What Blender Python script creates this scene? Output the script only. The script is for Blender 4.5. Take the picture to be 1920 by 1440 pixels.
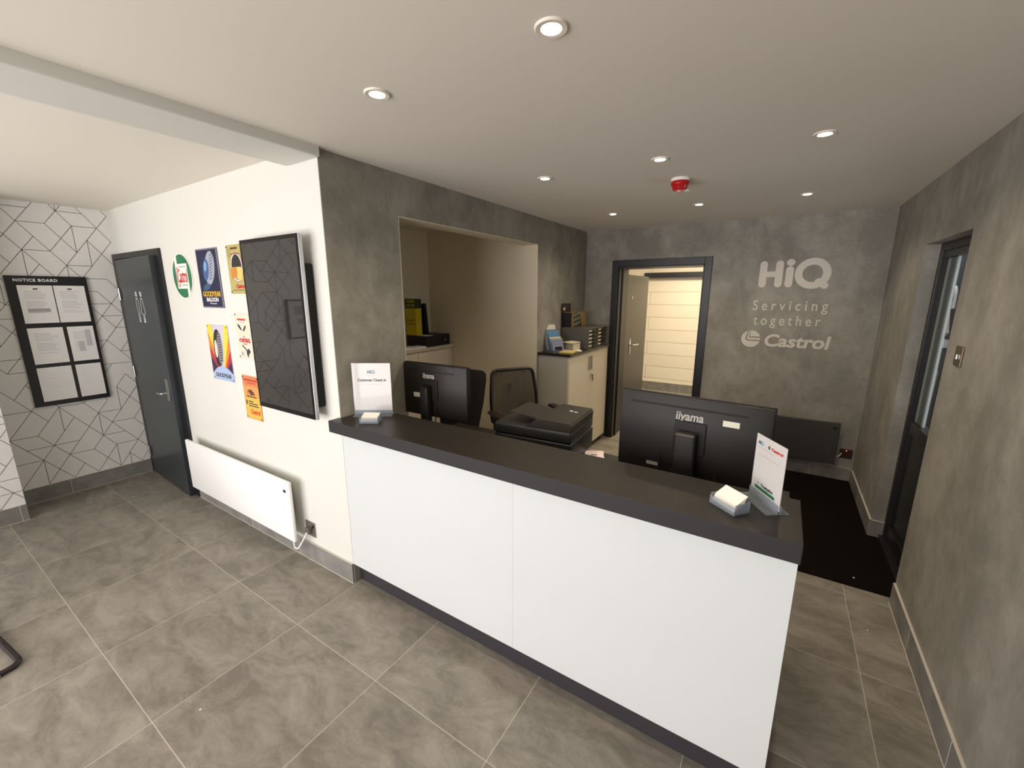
import bpy, bmesh, math, random
from mathutils import Matrix, Vector
C = bpy.context.scene.collection
for o in list(bpy.data.objects): bpy.data.objects.remove(o)
PI = math.pi
SC = bpy.context.scene

# ------------------------------------------------------------------ camera
cd = bpy.data.cameras.new('camera'); cam = bpy.data.objects.new('camera', cd); C.objects.link(cam)
Rw = ((0.842537553, 0.538637605, 4.67634e-05),
      (0.113403632, -0.177301217, -0.977601092),
      (-0.526564420, 0.823670935, -0.210466394))      # rows: image right, image down, view direction
cp = Vector((1.94572363, -1.32645514, 1.66305719))
cam.matrix_world = Matrix(((Rw[0][0], -Rw[1][0], -Rw[2][0], cp.x),
                           (Rw[0][1], -Rw[1][1], -Rw[2][1], cp.y),
                           (Rw[0][2], -Rw[1][2], -Rw[2][2], cp.z), (0, 0, 0, 1)))
cd.sensor_width = 36; cd.sensor_fit = 'HORIZONTAL'; cd.lens = 784.0946 / 1920 * 36
cd.clip_start = 0.02; cd.clip_end = 100
SC.camera = cam

# ------------------------------------------------------------------ world, daylight, exposure
w = bpy.data.worlds.new('sky'); SC.world = w; w.use_nodes = True
w.node_tree.nodes['Background'].inputs[0].default_value = (0.93, 0.94, 1.0, 1)
w.node_tree.nodes['Background'].inputs[1].default_value = 1.3
def area(name, loc, rot, sx, sy, power, col):
    l = bpy.data.lights.new(name, 'AREA'); l.shape = 'RECTANGLE'; l.size = sx; l.size_y = sy; l.energy = power; l.color = col
    o = bpy.data.objects.new(name, l); C.objects.link(o); o.location = loc; o.rotation_euler = rot; return o
area('window_daylight', (-1.2, -4.1, 1.2), (PI/2, 0, 0), 2.8, 2.2, 53, (0.99, 0.965, 0.94))
area('window_daylight_right', (1.1, -4.1, 1.2), (PI/2, 0, 0), 1.7, 2.2, 43, (0.99, 0.965, 0.94))
area('upward_fill', (-0.85, -4.25, 0.12), (math.radians(142), 0, 0), 3.5, 0.9, 38, (1.0, 0.93, 0.88))  # added fill lamp aimed upward like pavement bounce, to lift the ceiling
area('door_daylight', (3.6, 2.5, 1.6), (0, PI/2, 0), 1.6, 1.6, 14, (0.85, 0.94, 1.0))
SC.view_settings.view_transform = 'Standard'; SC.view_settings.look = 'None'
SC.view_settings.exposure = 0.95; SC.view_settings.gamma = 1.0; SC.view_settings.use_curve_mapping = False
SC.cycles.use_denoising = True
SC.cycles.max_bounces = 10; SC.cycles.diffuse_bounces = 6; SC.cycles.transparent_max_bounces = 12
SC.cycles.sample_clamp_indirect = 6

H, HL, D, W, L = 2.339, 2.351, 3.281, 2.630, -3.005
BX0, BZ = -0.257, 2.295

# ------------------------------------------------------------------ materials
def lin(c):
    return tuple(((x/255)/12.92 if x/255 <= 0.04045 else ((x/255+0.055)/1.055)**2.4) for x in c)
MC = {}
def mat(name, rgb, rough=0.5, metal=0.0, spec=0.5, noise=None, bump=None, emit=None, coat=0, alpha=None):
    """rgb sRGB 0-255; noise=(scale, rgb2, contrast); bump=(scale,strength)"""
    if name in MC: return MC[name]
    m = bpy.data.materials.new(name); m.use_nodes = True; nt = m.node_tree; b = nt.nodes['Principled BSDF']
    b.inputs['Base Color'].default_value = (*lin(rgb), 1); b.inputs['Roughness'].default_value = rough
    b.inputs['Metallic'].default_value = metal; b.inputs['Specular IOR Level'].default_value = spec
    b.inputs['Coat Weight'].default_value = coat
    tc = nt.nodes.new('ShaderNodeTexCoord')
    n = nt.nodes.new('ShaderNodeTexNoise'); n.inputs['Detail'].default_value = 6
    nt.links.new(tc.outputs['Object'], n.inputs['Vector'])
    if noise:
        n.inputs['Scale'].default_value = noise[0]; r = nt.nodes.new('ShaderNodeValToRGB')
        r.color_ramp.elements[0].position = 0.5 - noise[2]; r.color_ramp.elements[1].position = 0.5 + noise[2]
        r.color_ramp.elements[0].color = (*lin(rgb), 1); r.color_ramp.elements[1].color = (*lin(noise[1]), 1)
        nt.links.new(n.outputs['Fac'], r.inputs['Fac']); nt.links.new(r.outputs['Color'], b.inputs['Base Color'])
    else:
        n.inputs['Scale'].default_value = 6
        r = nt.nodes.new('ShaderNodeMapRange'); r.inputs['To Min'].default_value = max(0, rough-0.01); r.inputs['To Max'].default_value = min(1, rough+0.01)
        nt.links.new(n.outputs['Fac'], r.inputs['Value']); nt.links.new(r.outputs['Result'], b.inputs['Roughness'])
    if bump:
        n2 = nt.nodes.new('ShaderNodeTexNoise'); n2.inputs['Scale'].default_value = bump[0]; n2.inputs['Detail'].default_value = 4
        nt.links.new(tc.outputs['Object'], n2.inputs['Vector'])
        bp = nt.nodes.new('ShaderNodeBump'); bp.inputs['Strength'].default_value = bump[1]; bp.inputs['Distance'].default_value = 0.002
        nt.links.new(n2.outputs['Fac'], bp.inputs['Height']); nt.links.new(bp.outputs['Normal'], b.inputs['Normal'])
    if emit:
        b.inputs['Emission Color'].default_value = (*lin(emit[0]), 1); b.inputs['Emission Strength'].default_value = emit[1]
    MC[name] = m; return m

def clear(name, rgb=(225, 235, 240), glossy=0.12, tint=0.9):
    if name in MC: return MC[name]
    m = bpy.data.materials.new(name); m.use_nodes = True; nt = m.node_tree
    for n in list(nt.nodes): nt.nodes.remove(n)
    o = nt.nodes.new('ShaderNodeOutputMaterial'); t = nt.nodes.new('ShaderNodeBsdfTransparent'); g = nt.nodes.new('ShaderNodeBsdfGlossy')
    x = nt.nodes.new('ShaderNodeMixShader'); lw = nt.nodes.new('ShaderNodeLayerWeight'); lw.inputs[0].default_value = 0.25; ad = nt.nodes.new('ShaderNodeMath'); ad.operation = 'MULTIPLY_ADD'
    t.inputs[0].default_value = (*[a*tint for a in lin(rgb)], 1); g.inputs[0].default_value = (1, 1, 1, 1); g.inputs['Roughness'].default_value = 0.03
    ad.inputs[1].default_value = 0.12; ad.inputs[2].default_value = glossy*0.05
    nt.links.new(lw.outputs['Facing'], ad.inputs[0]); nt.links.new(ad.outputs[0], x.inputs[0])
    nt.links.new(t.outputs[0], x.inputs[1]); nt.links.new(g.outputs[0], x.inputs[2]); nt.links.new(x.outputs[0], o.inputs[0])
    MC[name] = m; return m

def body(m, rgb, f):
    nt = m.node_tree; o = [n for n in nt.nodes if n.type == 'OUTPUT_MATERIAL'][0]; src = o.inputs[0].links[0].from_socket
    d = nt.nodes.new('ShaderNodeBsdfDiffuse'); d.inputs[0].default_value = (*lin(rgb), 1); x = nt.nodes.new('ShaderNodeMixShader'); x.inputs[0].default_value = f
    nt.links.new(src, x.inputs[1]); nt.links.new(d.outputs[0], x.inputs[2]); nt.links.new(x.outputs[0], o.inputs[0])
def plaster():
    m = bpy.data.materials.new('grey_polished_plaster'); m.use_nodes = True; nt = m.node_tree; b = nt.nodes['Principled BSDF']
    tc = nt.nodes.new('ShaderNodeTexCoord'); L_ = nt.links
    mp = nt.nodes.new('ShaderNodeMapping'); mp.inputs['Scale'].default_value = (1, 1, 0.75); L_.new(tc.outputs['Object'], mp.inputs[0])
    n1 = nt.nodes.new('ShaderNodeTexNoise'); n1.inputs['Scale'].default_value = 2.8; n1.inputs['Detail'].default_value = 10; n1.inputs['Roughness'].default_value = 0.68; n1.inputs['Distortion'].default_value = 0.3
    n2 = nt.nodes.new('ShaderNodeTexNoise'); n2.inputs['Scale'].default_value = 9; n2.inputs['Detail'].default_value = 6; n2.inputs['Roughness'].default_value = 0.7
    n3 = nt.nodes.new('ShaderNodeTexNoise'); n3.inputs['Scale'].default_value = 60; n3.inputs['Detail'].default_value = 3
    for n in (n1, n2, n3): L_.new(mp.outputs[0], n.inputs['Vector'])
    a = nt.nodes.new('ShaderNodeMath'); a.operation = 'MULTIPLY_ADD'; a.inputs[1].default_value = 0.45; L_.new(n2.outputs['Fac'], a.inputs[0]); L_.new(n1.outputs['Fac'], a.inputs[2])
    a2 = nt.nodes.new('ShaderNodeMath'); a2.operation = 'MULTIPLY_ADD'; a2.inputs[1].default_value = 0.12; L_.new(n3.outputs['Fac'], a2.inputs[0]); L_.new(a.outputs[0], a2.inputs[2])
    r = nt.nodes.new('ShaderNodeValToRGB'); e = r.color_ramp.elements
    e[0].position = 0.66; e[0].color = (*lin((127, 125, 116)), 1); e[1].position = 0.92; e[1].color = (*lin((155, 152, 143)), 1)
    x = r.color_ramp.elements.new(0.77); x.color = (*lin((139, 136, 127)), 1)
    L_.new(a2.outputs[0], r.inputs[0]); L_.new(r.outputs[0], b.inputs['Base Color']); b.inputs['Roughness'].default_value = 0.62; b.inputs['Specular IOR Level'].default_value = 0.35
    bp = nt.nodes.new('ShaderNodeBump'); bp.inputs['Strength'].default_value = 0.25; bp.inputs['Distance'].default_value = 0.003
    L_.new(a2.outputs[0], bp.inputs['Height']); L_.new(bp.outputs[0], b.inputs['Normal'])
    return m

def tiles(name, c1, c2, grout, x0, y0, T, vertical=False, rough=0.42):
    m = bpy.data.materials.new(name); m.use_nodes = True; nt = m.node_tree; b = nt.nodes['Principled BSDF']; L_ = nt.links
    tc = nt.nodes.new('ShaderNodeTexCoord'); sp = nt.nodes.new('ShaderNodeSeparateXYZ'); L_.new(tc.outputs['Object'], sp.inputs[0])
    def mth(op, a, v=None, v2=None):
        q = nt.nodes.new('ShaderNodeMath'); q.operation = op
        if isinstance(a, (int, float)): q.inputs[0].default_value = a
        else: L_.new(a, q.inputs[0])
        if v is not None:
            if isinstance(v, (int, float)): q.inputs[1].default_value = v
            else: L_.new(v, q.inputs[1])
        if v2 is not None: q.inputs[2].default_value = v2
        return q.outputs[0]
    u = mth('DIVIDE', mth('SUBTRACT', sp.outputs[0], x0), T); v = mth('DIVIDE', mth('SUBTRACT', sp.outputs[1], y0), T)
    def edge(t):
        f = mth('FRACT', t); d = mth('MINIMUM', f, mth('SUBTRACT', 1.0, f)); return mth('LESS_THAN', d, 0.0022)
    g = mth('MAXIMUM', edge(u), edge(v))
    cell = nt.nodes.new('ShaderNodeCombineXYZ'); L_.new(mth('FLOOR', u), cell.inputs[0]); L_.new(mth('FLOOR', v), cell.inputs[1])
    wn = nt.nodes.new('ShaderNodeTexWhiteNoise'); L_.new(cell.outputs[0], wn.inputs['Vector'])
    off = nt.nodes.new('ShaderNodeVectorMath'); off.operation = 'MULTIPLY_ADD'; L_.new(wn.outputs['Color'], off.inputs[0]); off.inputs[1].default_value = (7, 7, 7); L_.new(tc.outputs['Object'], off.inputs[2])
    mp = nt.nodes.new('ShaderNodeMapping'); mp.inputs['Scale'].default_value = (1.0, 1.8, 1.0); L_.new(off.outputs[0], mp.inputs[0])
    n1 = nt.nodes.new('ShaderNodeTexNoise'); n1.inputs['Scale'].default_value = 4.2; n1.inputs['Detail'].default_value = 11; n1.inputs['Roughness'].default_value = 0.7; n1.inputs['Distortion'].default_value = 0.6
    L_.new(mp.outputs[0], n1.inputs['Vector'])
    n2 = nt.nodes.new('ShaderNodeTexNoise'); n2.inputs['Scale'].default_value = 26; n2.inputs['Detail'].default_value = 6; n2.inputs['Roughness'].default_value = 0.7
    L_.new(mp.outputs[0], n2.inputs['Vector'])
    s = mth('MULTIPLY_ADD', n2.outputs['Fac'], 0.22, 0); s = mth('ADD', s, n1.outputs['Fac'])
    s = mth('ADD', s, mth('MULTIPLY', wn.outputs['Value'], 0.07))
    r = nt.nodes.new('ShaderNodeValToRGB'); r.color_ramp.elements[0].position = 0.50; r.color_ramp.elements[1].position = 0.78
    r.color_ramp.elements[0].color = (*lin(c1), 1); r.color_ramp.elements[1].color = (*lin(c2), 1); L_.new(s, r.inputs[0])
    mx = nt.nodes.new('ShaderNodeMix'); mx.data_type = 'RGBA'; L_.new(g, mx.inputs[0]); L_.new(r.outputs[0], mx.inputs[6]); mx.inputs[7].default_value = (*lin(grout), 1)
    L_.new(mx.outputs[2], b.inputs['Base Color'])
    L_.new(mth('MULTIPLY_ADD', g, 0.4, rough), b.inputs['Roughness']); b.inputs['Specular IOR Level'].default_value = 0.4
    bp = nt.nodes.new('ShaderNodeBump'); bp.invert = True; bp.inputs['Strength'].default_value = 0.3; bp.inputs['Distance'].default_value = 0.002
    L_.new(g, bp.inputs['Height']); L_.new(bp.outputs[0], b.inputs['Normal'])
    return m

def blockwork():
    m = bpy.data.materials.new('cream_painted_blockwork'); m.use_nodes = True; nt = m.node_tree; b = nt.nodes['Principled BSDF']
    tc = nt.nodes.new('ShaderNodeTexCoord'); sp = nt.nodes.new('ShaderNodeSeparateXYZ'); cb = nt.nodes.new('ShaderNodeCombineXYZ')
    nt.links.new(tc.outputs['Object'], sp.inputs[0]); nt.links.new(sp.outputs[0], cb.inputs[0]); nt.links.new(sp.outputs[2], cb.inputs[1])
    br = nt.nodes.new('ShaderNodeTexBrick'); br.inputs['Scale'].default_value = 1; br.inputs['Brick Width'].default_value = 3.6; br.inputs['Row Height'].default_value = 0.212
    br.inputs['Mortar Size'].default_value = 0.006; br.inputs['Mortar Smooth'].default_value = 0.4
    br.inputs['Color1'].default_value = (*lin((236, 229, 213)), 1); br.inputs['Color2'].default_value = (*lin((232, 224, 207)), 1); br.inputs['Mortar'].default_value = (*lin((205, 195, 172)), 1)
    nt.links.new(cb.outputs[0], br.inputs['Vector']); nt.links.new(br.outputs['Color'], b.inputs['Base Color']); b.inputs['Roughness'].default_value = 0.6
    bp = nt.nodes.new('ShaderNodeBump'); bp.invert = True; bp.inputs['Strength'].default_value = 0.7; bp.inputs['Distance'].default_value = 0.004
    nt.links.new(br.outputs['Fac'], bp.inputs['Height']); nt.links.new(bp.outputs[0], b.inputs['Normal'])
    return m

WHITE = mat('white_wall_paint', (210, 210, 203), 0.6, bump=(90, 0.12))
CEIL = mat('ceiling_paint', (228, 223, 212), 0.85, noise=(1.3, (224, 219, 207), 0.3))
CREAM = mat('cream_wall_paint', (226, 216, 192), 0.6, bump=(70, 0.08))
PLAST = plaster()
PAPER_W = mat('wallpaper_base', (230, 229, 226), 0.7, noise=(14, (225, 224, 220), 0.3))
PAPER_L = mat('wallpaper_line', (96, 92, 88), 0.6)
FLOOR = tiles('grey_floor_tiles', (117, 112, 103), (152, 146, 135), (194, 187, 174), 0.02, -0.367, 0.6)
SKIRT = mat('grey_skirting_tile', (112, 110, 106), 0.45, noise=(9, (138, 136, 131), 0.2))
GROUT = mat('skirting_grout', (196, 190, 178), 0.8)
DOORM = mat('anthracite_door_paint', (40, 47, 51), 0.33)
FRAMEM = mat('black_frame_paint', (26, 26, 27), 0.4)
BLACK = mat('matt_black_plastic', (19, 18, 18), 0.5, spec=0.25)
DBLACK = mat('deep_black_fabric', (12, 12, 13), 0.85)
TOPM = mat('dark_brown_black_laminate', (37, 33, 29), 0.42, spec=0.3, noise=(60, (43, 39, 34), 0.2))
EDGEM = mat('anthracite_edge_band', (40, 39, 40), 0.55, spec=0.3)
PANELM = mat('white_laminate', (203, 208, 208), 0.32)
STEEL = mat('brushed_steel', (190, 190, 188), 0.28, metal=1)
CHROME = mat('chrome', (220, 220, 222), 0.1, metal=1)
WPLA = mat('white_plastic', (232, 232, 230), 0.35)
PAPER = mat('white_paper', (236, 235, 233), 0.6)
INK = mat('dark_ink', (50, 50, 54), 0.6)
GREYINK = mat('grey_ink', (165, 165, 168), 0.6)
RED = mat('red_print', (196, 44, 48), 0.5)
GREEN = mat('green_print', (36, 112, 74), 0.45)
CLEARP = clear('clear_acrylic', (226, 232, 236), 0.3, 0.96); CLEARF = clear('clear_front', (254, 254, 254), 0.1, 1.0)
GLASS = clear('window_glass', (252, 250, 250), 0.2, 0.97)

body(CLEARP, (205, 214, 224), 0.22)
# ------------------------------------------------------------------ builders
MW = {}
def thing(name, label, cat, loc=(0, 0, 0), rz=0.0, group=None):
    o = bpy.data.objects.new(name, None); o.empty_display_size = 0.05; C.objects.link(o)
    M = Matrix.Translation(loc) @ Matrix.Rotation(rz, 4, 'Z'); o.matrix_world = M; MW[o.name] = M
    o['label'] = label; o['category'] = cat
    if group: o['group'] = group
    return o
def tag(o, label, cat, group=None):
    o['label'] = label; o['category'] = cat
    if group: o['group'] = group
    return o
def plabel(o, l): o['label'] = l; return o
def B(): return bmesh.new()
def _recalc(bm): bmesh.ops.recalc_face_normals(bm, faces=bm.faces[:])
def obj(name, bm, mats, parent=None, local=False, smooth=False, kind=None, flat=False):
    if isinstance(bm, bpy.types.Mesh): me = bm; me.name = name
    else:
        if not flat: _recalc(bm)
        me = bpy.data.meshes.new(name); bm.to_mesh(me); bm.free()
    if not isinstance(mats, (list, tuple)): mats = [mats]
    if len(me.materials): me.materials.clear()
    for m in mats: me.materials.append(m)
    if smooth:
        for p in me.polygons: p.use_smooth = True
        try: me.set_sharp_from_angle(angle=math.radians(40))
        except Exception: pass
    o = bpy.data.objects.new(name, me); C.objects.link(o)
    if parent is not None:
        M = MW[parent.name]
        if not local: me.transform(M.inverted())
        o.parent = parent; MW[o.name] = M
    else: MW[o.name] = Matrix.Identity(4)
    if kind: o['kind'] = kind
    return o
def box(bm, x0, x1, y0, y1, z0, z1, bev=0.0, mi=0, M=None, seg=2):
    vs = [bm.verts.new((x, y, z)) for x in (x0, x1) for y in (y0, y1) for z in (z0, z1)]
    fs = [(0, 1, 3, 2), (4, 6, 7, 5), (0, 4, 5, 1), (2, 3, 7, 6), (0, 2, 6, 4), (1, 5, 7, 3)]
    F = [bm.faces.new([vs[i] for i in f]) for f in fs]
    for f in F: f.material_index = mi
    geo = set(vs)
    if bev > 0:
        es = list({e for f in F for e in f.edges})
        r = bmesh.ops.bevel(bm, geom=es, offset=bev, segments=seg, affect='EDGES', profile=0.5)
        geo = {v for f in r['faces'] for v in f.verts} | {v for v in vs if v.is_valid}
        for f in r['faces']: f.material_index = mi
        for v in list(geo):
            for f in v.link_faces:
                f.material_index = mi; geo.update(f.verts)
    if M is not None: bmesh.ops.transform(bm, matrix=M, verts=[v for v in geo if v.is_valid])
    return bm
def bx(*a, **k): return box(B(), *a, **k)
def cyl(bm, p0, p1, r0, r1=None, n=24, caps=True, mi=0):
    p0 = Vector(p0); p1 = Vector(p1); r1 = r0 if r1 is None else r1
    d = (p1-p0).normalized(); a = d.orthogonal().normalized(); b = d.cross(a)
    rings = []
    for p, r in ((p0, r0), (p1, r1)):
        rings.append([bm.verts.new(p + (a*math.cos(2*PI*i/n)+b*math.sin(2*PI*i/n))*r) for i in range(n)])
    for i in range(n):
        f = bm.faces.new((rings[0][i], rings[0][(i+1) % n], rings[1][(i+1) % n], rings[1][i])); f.material_index = mi
    if caps:
        for k in (0, 1):
            f = bm.faces.new(rings[k]); f.material_index = mi
    return bm
def tube(bm, pts, r, n=10, closed=False, mi=0, sq=None):
    pts = [Vector(p) for p in pts]; m = len(pts); rings = []
    prev = None
    for i, p in enumerate(pts):
        if closed: t = (pts[(i+1) % m]-pts[i-1]).normalized()
        else: t = (pts[min(i+1, m-1)]-pts[max(i-1, 0)]).normalized()
        if prev is None: a = t.orthogonal().normalized()
        else: a = (prev - t*prev.dot(t)).normalized()
        prev = a; b = t.cross(a)
        rr = r[i] if isinstance(r, (list, tuple)) else r
        rings.append([bm.verts.new(p+(a*math.cos(2*PI*k/n)+b*math.sin(2*PI*k/n))*rr) for k in range(n)])
    for i in range(m if closed else m-1):
        A, Bb = rings[i], rings[(i+1) % m]
        for k in range(n):
            f = bm.faces.new((A[k], A[(k+1) % n], Bb[(k+1) % n], Bb[k])); f.material_index = mi
    if not closed:
        bm.faces.new(rings[0]); bm.faces.new(rings[-1])
    return bm
def rounded(path, r, n=5, closed=False):
    """replace the corners of a polyline by arcs"""
    P = [Vector(p) for p in path]; out = []
    m = len(P)
    for i in range(m):
        if not closed and i in (0, m-1): out.append(P[i]); continue
        a, b, c = P[i-1], P[i], P[(i+1) % m]
        d1 = (a-b).normalized(); d2 = (c-b).normalized()
        rr = min(r, (a-b).length*0.48, (c-b).length*0.48)
        s, e = b+d1*rr, b+d2*rr
        for k in range(n+1):
            t = k/n; out.append(s*(1-t)**2+b*2*t*(1-t)+e*t*t)
    return out
def lathe(bm, prof, c, n=32, axis='Z', mi=0):
    rings = []
    for r, z in prof:
        ring = []
        for k in range(n):
            a = 2*PI*k/n
            ring.append(bm.verts.new((c[0]+r*math.cos(a), c[1]+r*math.sin(a), c[2]+z)))
        rings.append(ring)
    for i in range(len(rings)-1):
        for k in range(n):
            f = bm.faces.new((rings[i][k], rings[i][(k+1) % n], rings[i+1][(k+1) % n], rings[i+1][k])); f.material_index = mi
    bm.faces.new(rings[0]); bm.faces.new(rings[-1])
    return bm
class Fr:
    """a flat frame: origin, u axis, v axis; n points to the viewer"""
    def __init__(s, o, u, v):
        s.o = Vector(o); s.u = Vector(u).normalized(); s.v = Vector(v).normalized(); s.n = s.u.cross(s.v)
    def p(s, a, b, h=0): return s.o+s.u*a+s.v*b+s.n*h
    def M(s, a=0, b=0, h=0):
        p = s.p(a, b, h)
        return Matrix(((s.u.x, s.v.x, s.n.x, p.x), (s.u.y, s.v.y, s.n.y, p.y), (s.u.z, s.v.z, s.n.z, p.z), (0, 0, 0, 1)))
def polys(fr, plist, h=0.0005, mis=None, bm=None):
    bm = bm or B()
    for i, pl in enumerate(plist):
        f = bm.faces.new([bm.verts.new(fr.p(a, b, h+0.00008*i)) for a, b in pl])
        if mis: f.material_index = mis[i]
        f.normal_update()
        if f.normal.dot(fr.n) < 0: f.normal_flip()
    return bm
def bars(fr, plist, h, m, parent, name='print'):
    for pl in plist: obj(name, polys(fr, [pl], h), m, parent, flat=True)
def rc(x0, x1, y0, y1): return [(x0, y0), (x1, y0), (x1, y1), (x0, y1)]
def ell(cx, cy, rx, ry, n=40, a0=0, a1=2*PI, rot=0):
    full = abs(a1-a0-2*PI) < 1e-6
    out = []
    for k in range(n if full else n+1):
        a = a0+(a1-a0)*k/n; x, y = rx*math.cos(a), ry*math.sin(a)
        out.append((cx+x*math.cos(rot)-y*math.sin(rot), cy+x*math.sin(rot)+y*math.cos(rot)))
    return out
def slab(fr, pl, h0, h1, bm=None, mi=0):
    """prism of a flat outline standing on the frame"""
    bm = bm or B()
    a = [bm.verts.new(fr.p(x, y, h0)) for x, y in pl]; b = [bm.verts.new(fr.p(x, y, h1)) for x, y in pl]
    n = len(pl)
    fs = [bm.faces.new(a), bm.faces.new(b)]+[bm.faces.new((a[i], a[(i+1) % n], b[(i+1) % n], b[i])) for i in range(n)]
    for f in fs: f.material_index = mi
    return bm
def text(name, s, size, fr, a, b, h, m, parent, depth=0.0005, bold=0.0, sx=1.0, sp=1.0, shear=0.0, align='CENTER', kind=None, width=None):
    cu = bpy.data.curves.new('t', 'FONT'); cu.body = s; cu.size = size; cu.extrude = depth; cu.offset = bold
    cu.space_character = sp; cu.shear = shear; cu.align_x = align; cu.align_y = 'CENTER'; cu.resolution_u = 4
    t = bpy.data.objects.new('t', cu); C.objects.link(t)
    dg = bpy.context.evaluated_depsgraph_get(); dg.update()
    me = bpy.data.meshes.new_from_object(t.evaluated_get(dg)); bpy.data.objects.remove(t); bpy.data.curves.remove(cu)
    if width:
        xs = [v.co.x for v in me.vertices]; ww = max(xs)-min(xs); sx = width/ww
    me.transform(fr.M(a, b, h+depth) @ Matrix.Diagonal((sx, 1, 1, 1)))
    return obj(name, me, m, parent, kind=kind)
def lines(fr, x0, x1, ys, hh, rnd, m, parent, name='print', seed=1):
    r = random.Random(seed); pl = []
    for y in ys:
        e = x1-(x1-x0)*r.uniform(0, rnd); pl.append(rc(x0, e, y-hh/2, y+hh/2))
    return obj(name, polys(fr, pl, 0.0004), m, parent, flat=True)

# ================================================================== SETTING
def struct(name, bm, m): return obj(name, bm, m, kind='structure')
b = B(); box(b, -3.4, 3.2, -4.3, 6.4, -0.1, 0); struct('floor', b, FLOOR)
b = B(); box(b, 0.0253, 2.9, -3.75, D+0.02, H, H+0.1); box(b, -0.1, 0.0253, 0.0002, D+0.02, H, H+0.1); box(b, -3.2, BX0, -3.75, 0.3, HL, HL+0.1); struct('ceiling', b, CEIL)
b = B(); box(b, BX0, 0.0254, -3.75, 0.0, BZ, HL+0.1, 0.006); struct('trim_1', b, WHITE)          # boxed beam
# dropped beam end and the band above the grey partition
b = B(); box(b, -0.147, 0, 0.004, 0.49, 0, HL); box(b, -0.147, 0, 0.49, 2.155, 2.105, HL); box(b, -0.147, 0, 2.155, D+0.1, 0, HL)
struct('wall_partition', b, PLAST)
DX0, DX1, DZ1 = -2.935, -2.055, 1.952
b = B(); box(b, L-0.1, DX0, 0, 0.1, 0, HL); box(b, DX0, DX1, 0, 0.1, DZ1, HL); box(b, DX1, -0.147, 0, 0.1, 0, HL); box(b, -0.147, 0, 0, 0.004, 0, HL)
struct('wall_middle', b, WHITE)
b = B(); box(b, L, DX1+0.2, 0.2, 0.25, 0, HL); struct('wall_light_seal', b, WHITE)  # unseen panel added close behind the door to stop light leaking in
# back wall with the doorway, 0.32 thick
b = B(); box(b, -0.0, 0.39, D, D+0.32, 0, HL); box(b, 0.39, 1.245, D, D+0.32, 1.952, HL); box(b, 1.245, W+0.145, D, D+0.32, 0, HL); struct('wall_back', b, PLAST)
RY0, RY1, RZ = 1.485, 2.262, 1.955
b = B(); box(b, W, W+0.145, -3.75, RY0, 0, HL); box(b, W, W+0.145, RY0, RY1, RZ, HL); box(b, W, W+0.145, RY1, D, 0, HL); struct('wall_right', b, PLAST)
# wallpapered walls at the left
def wallpaper(bm, x, y0, y1, z0, z1, seed, segs=None):
    U, V = 0.0755, 0.1038
    r = random.Random(seed); S = set()
    i0, i1 = int(math.floor(y0/U))-1, int(math.ceil(y1/U))+1
    known = segs or []
    if segs: S.update(segs)
    for i in range(i0, i1+1):
        for j in range(-2, 24):
            if (i+j) % 2: continue
            if segs and (i >= -12) and (j <= 4 or j >= 15) : continue
            if r.random() < 0.66: S.add((i, j, i+1, j+1))
            if r.random() < 0.66: S.add((i, j, i-1, j+1))
            q = r.random()
            if q < 0.24: S.add((i, j, i+2, j))
            elif q < 0.40: S.add((i+1, j-1, i+1, j+1))
    T = 0.0019
    for a, c, d, e in S:
        P = Vector((a*U-0.003, 2.307-c*V)); Q = Vector((d*U-0.003, 2.307-e*V))
        # clip to the wall's rectangle
        t0, t1 = 0.0, 1.0; dd = Q-P; ok = True
        for k, (lo, hi) in enumerate(((y0, y1), (z0, z1))):
            if abs(dd[k]) < 1e-9:
                if not lo <= P[k] <= hi: ok = False
                continue
            ta, tb = (lo-P[k])/dd[k], (hi-P[k])/dd[k]
            if ta > tb: ta, tb = tb, ta
            t0 = max(t0, ta); t1 = min(t1, tb)
        if not ok or t1-t0 < 0.02: continue
        p, q = P+dd*t0, P+dd*t1; n = Vector((-dd.y, dd.x)).normalized()*T
        vs = [bm.verts.new((x+0.0006, v.x, v.y)) for v in (p-n, q-n, q+n, p+n)]
        f = bm.faces.new(vs); f.material_index = 1
        f.normal_update()
        if f.normal.x < 0: f.normal_flip()
SEG = []
def path(*pts):
    for p, q in zip(pts, pts[1:]):
        # split long runs at lattice steps so clipping stays simple
        SEG.append((p[0], p[1], q[0], q[1]))
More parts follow.
